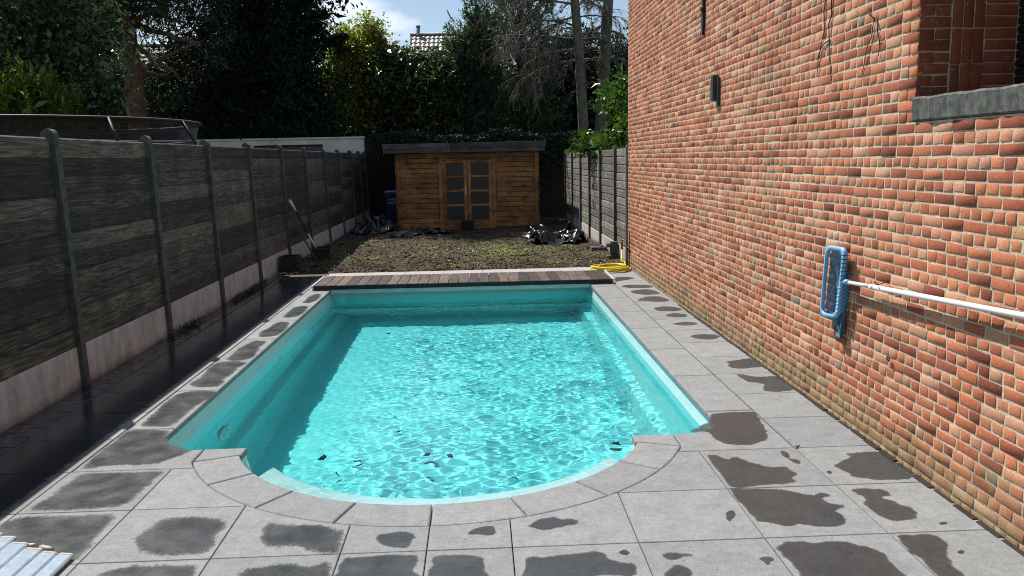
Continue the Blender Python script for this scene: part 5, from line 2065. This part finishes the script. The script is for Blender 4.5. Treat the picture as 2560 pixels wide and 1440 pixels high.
# 8 dark broadleaf mass behind the trunks on the right
for k, (u, v, y, ru, rv, n_, lab) in enumerate([(1400, 200, 34., 120, 150, 26000, 'dark leafy tree filling the gap behind the dead larch'), (1540, 220, 33., 90, 140, 22000, 'dark leafy tree behind the leaning larch beside the house corner')]):
    bl = [blob(u, v, y, ru, rv * .75, 1.6), blob(u - 40, v + 90, y, ru, 90, 1.6), blob(u + 40, v - 60, y, ru * .7, 70, 1.3, .5), blob(u, v + 130, y - .5, ru * 1.1, 60, 1.5)]
    tree('dark_tree', lab, 'tree', (bl[0][0], y, -.1), ([(bl[0][0], y, -.1), (bl[0][0], y, 2.5), tuple(bl[0][:3])], [.2, .15, .06]), bl,
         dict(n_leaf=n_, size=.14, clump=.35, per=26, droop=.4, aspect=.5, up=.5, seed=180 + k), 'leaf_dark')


# 9 bare larches
def bare_tree(name, label, path, rads, seed, side, lens):
    r = random.Random(seed)
    t = thing(name, label, 'tree', (path[0][0], path[0][1], -.1))
    b = MB()
    b.tube(path, rads, 12)
    b.build('trunk', 'bark_grey', t)
    tw = MB()

    def grow(p, d_, L, rad, depth):
        k = 6 if depth == 0 else 4
        pts = [p]
        q = p.copy()
        dd = d_.copy()
        for i in range(k):
            dd = (dd + Vector((r.gauss(0, .12), r.gauss(0, .12), r.gauss(0, .10) - (.07 if depth == 0 else .10 + .04 * depth)))).normalized()
            q = q + dd * (L / k)
            pts.append(q.copy())
        tw.tube(pts, [rad * (1 - .75 * i / k) for i in range(k + 1)], 4 if depth < 2 else 3, False)
        if depth < 3:
            m_ = (16, 7, 4)[depth]
            for j in range(m_):
                i = r.randint(1, k)
                base_d = (pts[i] - pts[i - 1]).normalized()
                nd = (base_d * .8 + Vector((r.gauss(0, .55), r.gauss(0, .5), r.gauss(-.15, .35)))).normalized()
                grow(pts[i], nd, L * r.uniform(.28, .5), rad * .45, depth + 1)
    for (frac, ang, L, lift, rad) in lens:
        i = frac * (len(path) - 1)
        i0 = min(int(i), len(path) - 2)
        p = Vector(path[i0]).lerp(Vector(path[i0 + 1]), i - i0)
        d_ = Vector((math.cos(ang), math.sin(ang), lift)).normalized()
        grow(p, d_, L, rad, 0)
    tw.build('twigs', 'twig', t)
    return t


path = [P3(1466, 420, 27.), P3(1460, 345, 27.), P3(1450, 170, 27.), P3(1437, 0, 27.), P3(1428, -200, 27.), P3(1422, -420, 27.)]
path[0] = (path[0][0], path[0][1], -.1)
lens = []
rr = random.Random(77)
for k in range(15):
    lens.append((.42 + .5 * k / 15, math.pi + rr.uniform(-.7, .9), rr.uniform(1.9, 3.1), rr.uniform(-.15, .4), .04))
for k in range(8):
    lens.append((.36 + .5 * k / 8, rr.uniform(-.8, .8), rr.uniform(.9, 1.6), rr.uniform(0, .5), .026))
bare_tree('dead_larch', 'dead larch with a straight trunk and a fan of bare twigs', path, [.2, .17, .155, .14, .11, .05], 5, -1, lens)
path = [P3(1494, 430, 28.), P3(1500, 340, 28.), P3(1512, 150, 28.), P3(1520, 0, 28.), P3(1528, -200, 28.), P3(1532, -420, 28.)]
path[0] = (path[0][0], path[0][1], -.1)
lens = []
for k in range(14):
    lens.append((.4 + .45 * k / 14, rr.uniform(-math.pi, math.pi), rr.uniform(.8, 1.7), rr.uniform(-.1, .6), .035))
bare_tree('dead_larch', 'dead larch leaning towards the brick house with few bare twigs', path, [.22, .20, .185, .17, .13, .06], 9, 1, lens)

# 10 cherry laurel over the short fence
bl = [blob(1480, 362, 18.5, 38, 22, .5), blob(1535, 360, 17., 35, 25, .5), blob(1550, 290, 18., 28, 60, .5), blob(1535, 240, 19., 30, 30, .4, .7), blob(1570, 340, 16.8, 30, 50, .4), blob(1520, 380, 18., 50, 12, .3, .8), blob(1560, 230, 18.5, 30, 40, .4)]
lb = on(1545, 360, 1, 18.)
tree('laurel_shrub', 'glossy green laurel spilling over the short grey fence', 'shrub', (lb[0] + .3, 18., -.1), ([(lb[0] + .3, 18., -.1), (lb[0] + .3, 18., 1.4), (lb[0] + .1, 18., 2.4)], [.07, .06, .03]), bl,
     dict(n_leaf=3600, size=.115, clump=.2, per=11, droop=.2, aspect=.4, up=.9, seed=190), 'leaf_laurel')

# ivy hanging over the old wall
k = 9000
px_ = RNG.uniform(-2.9, 7., k)
P = np.stack([px_, 25.81 - np.abs(RNG.normal(0, .10, k)), 2.55 + .16 * snoise(px_ * .9, px_ * 0 + 3, 64, 3) - np.abs(RNG.normal(0, .33, k)) * (.6 + .9 * np.clip(snoise(px_ * 1.2, px_ * 0, 61, 3) + .4, 0, 1.3))], -1)
V_, F_ = leaf_quads(P, RNG.uniform(.05, .12, k), unit(RNG.normal(size=P.shape) * [1, .5, .6] + [0, 0, -.6]), unit(RNG.normal(0, .5, P.shape) + [0, -1, .5]), .7)
iv = thing('ivy', 'dark ivy hanging over the old brick wall behind the shed', 'ivy', (2., 26., 0))
ob('leaves', fast_mesh('leaves', V_, F_, False, {'tint': ('FACE', RNG.random(k))}), 'leaf_dark', iv)
b = MB()
for x_ in (-2.2, -.4, 1.9, 3.6, 5.4):
    limb(b, (x_, 25.83, -.05), (x_ + .3, 25.80, 2.5), .03, .012, 6, .3)
b.build('stem', 'bark', iv)

# 11 deep dark wood behind the walls, one mass
blm = []
for k in range(26):
    u = -60 + 66 * k
    blm.append(blob(u, 290 + RNG.uniform(-25, 15), 36. + RNG.uniform(-1, 1), 70, 95 + (40 if u < 780 or u > 1230 else 0), 1.2))
for k in range(12):
    u = -100 + 75 * k
    if u < 250 or 560 < u < 760:
        blm.append(blob(u, 120 + RNG.uniform(-30, 30), 37., 75, 110, 1.2))
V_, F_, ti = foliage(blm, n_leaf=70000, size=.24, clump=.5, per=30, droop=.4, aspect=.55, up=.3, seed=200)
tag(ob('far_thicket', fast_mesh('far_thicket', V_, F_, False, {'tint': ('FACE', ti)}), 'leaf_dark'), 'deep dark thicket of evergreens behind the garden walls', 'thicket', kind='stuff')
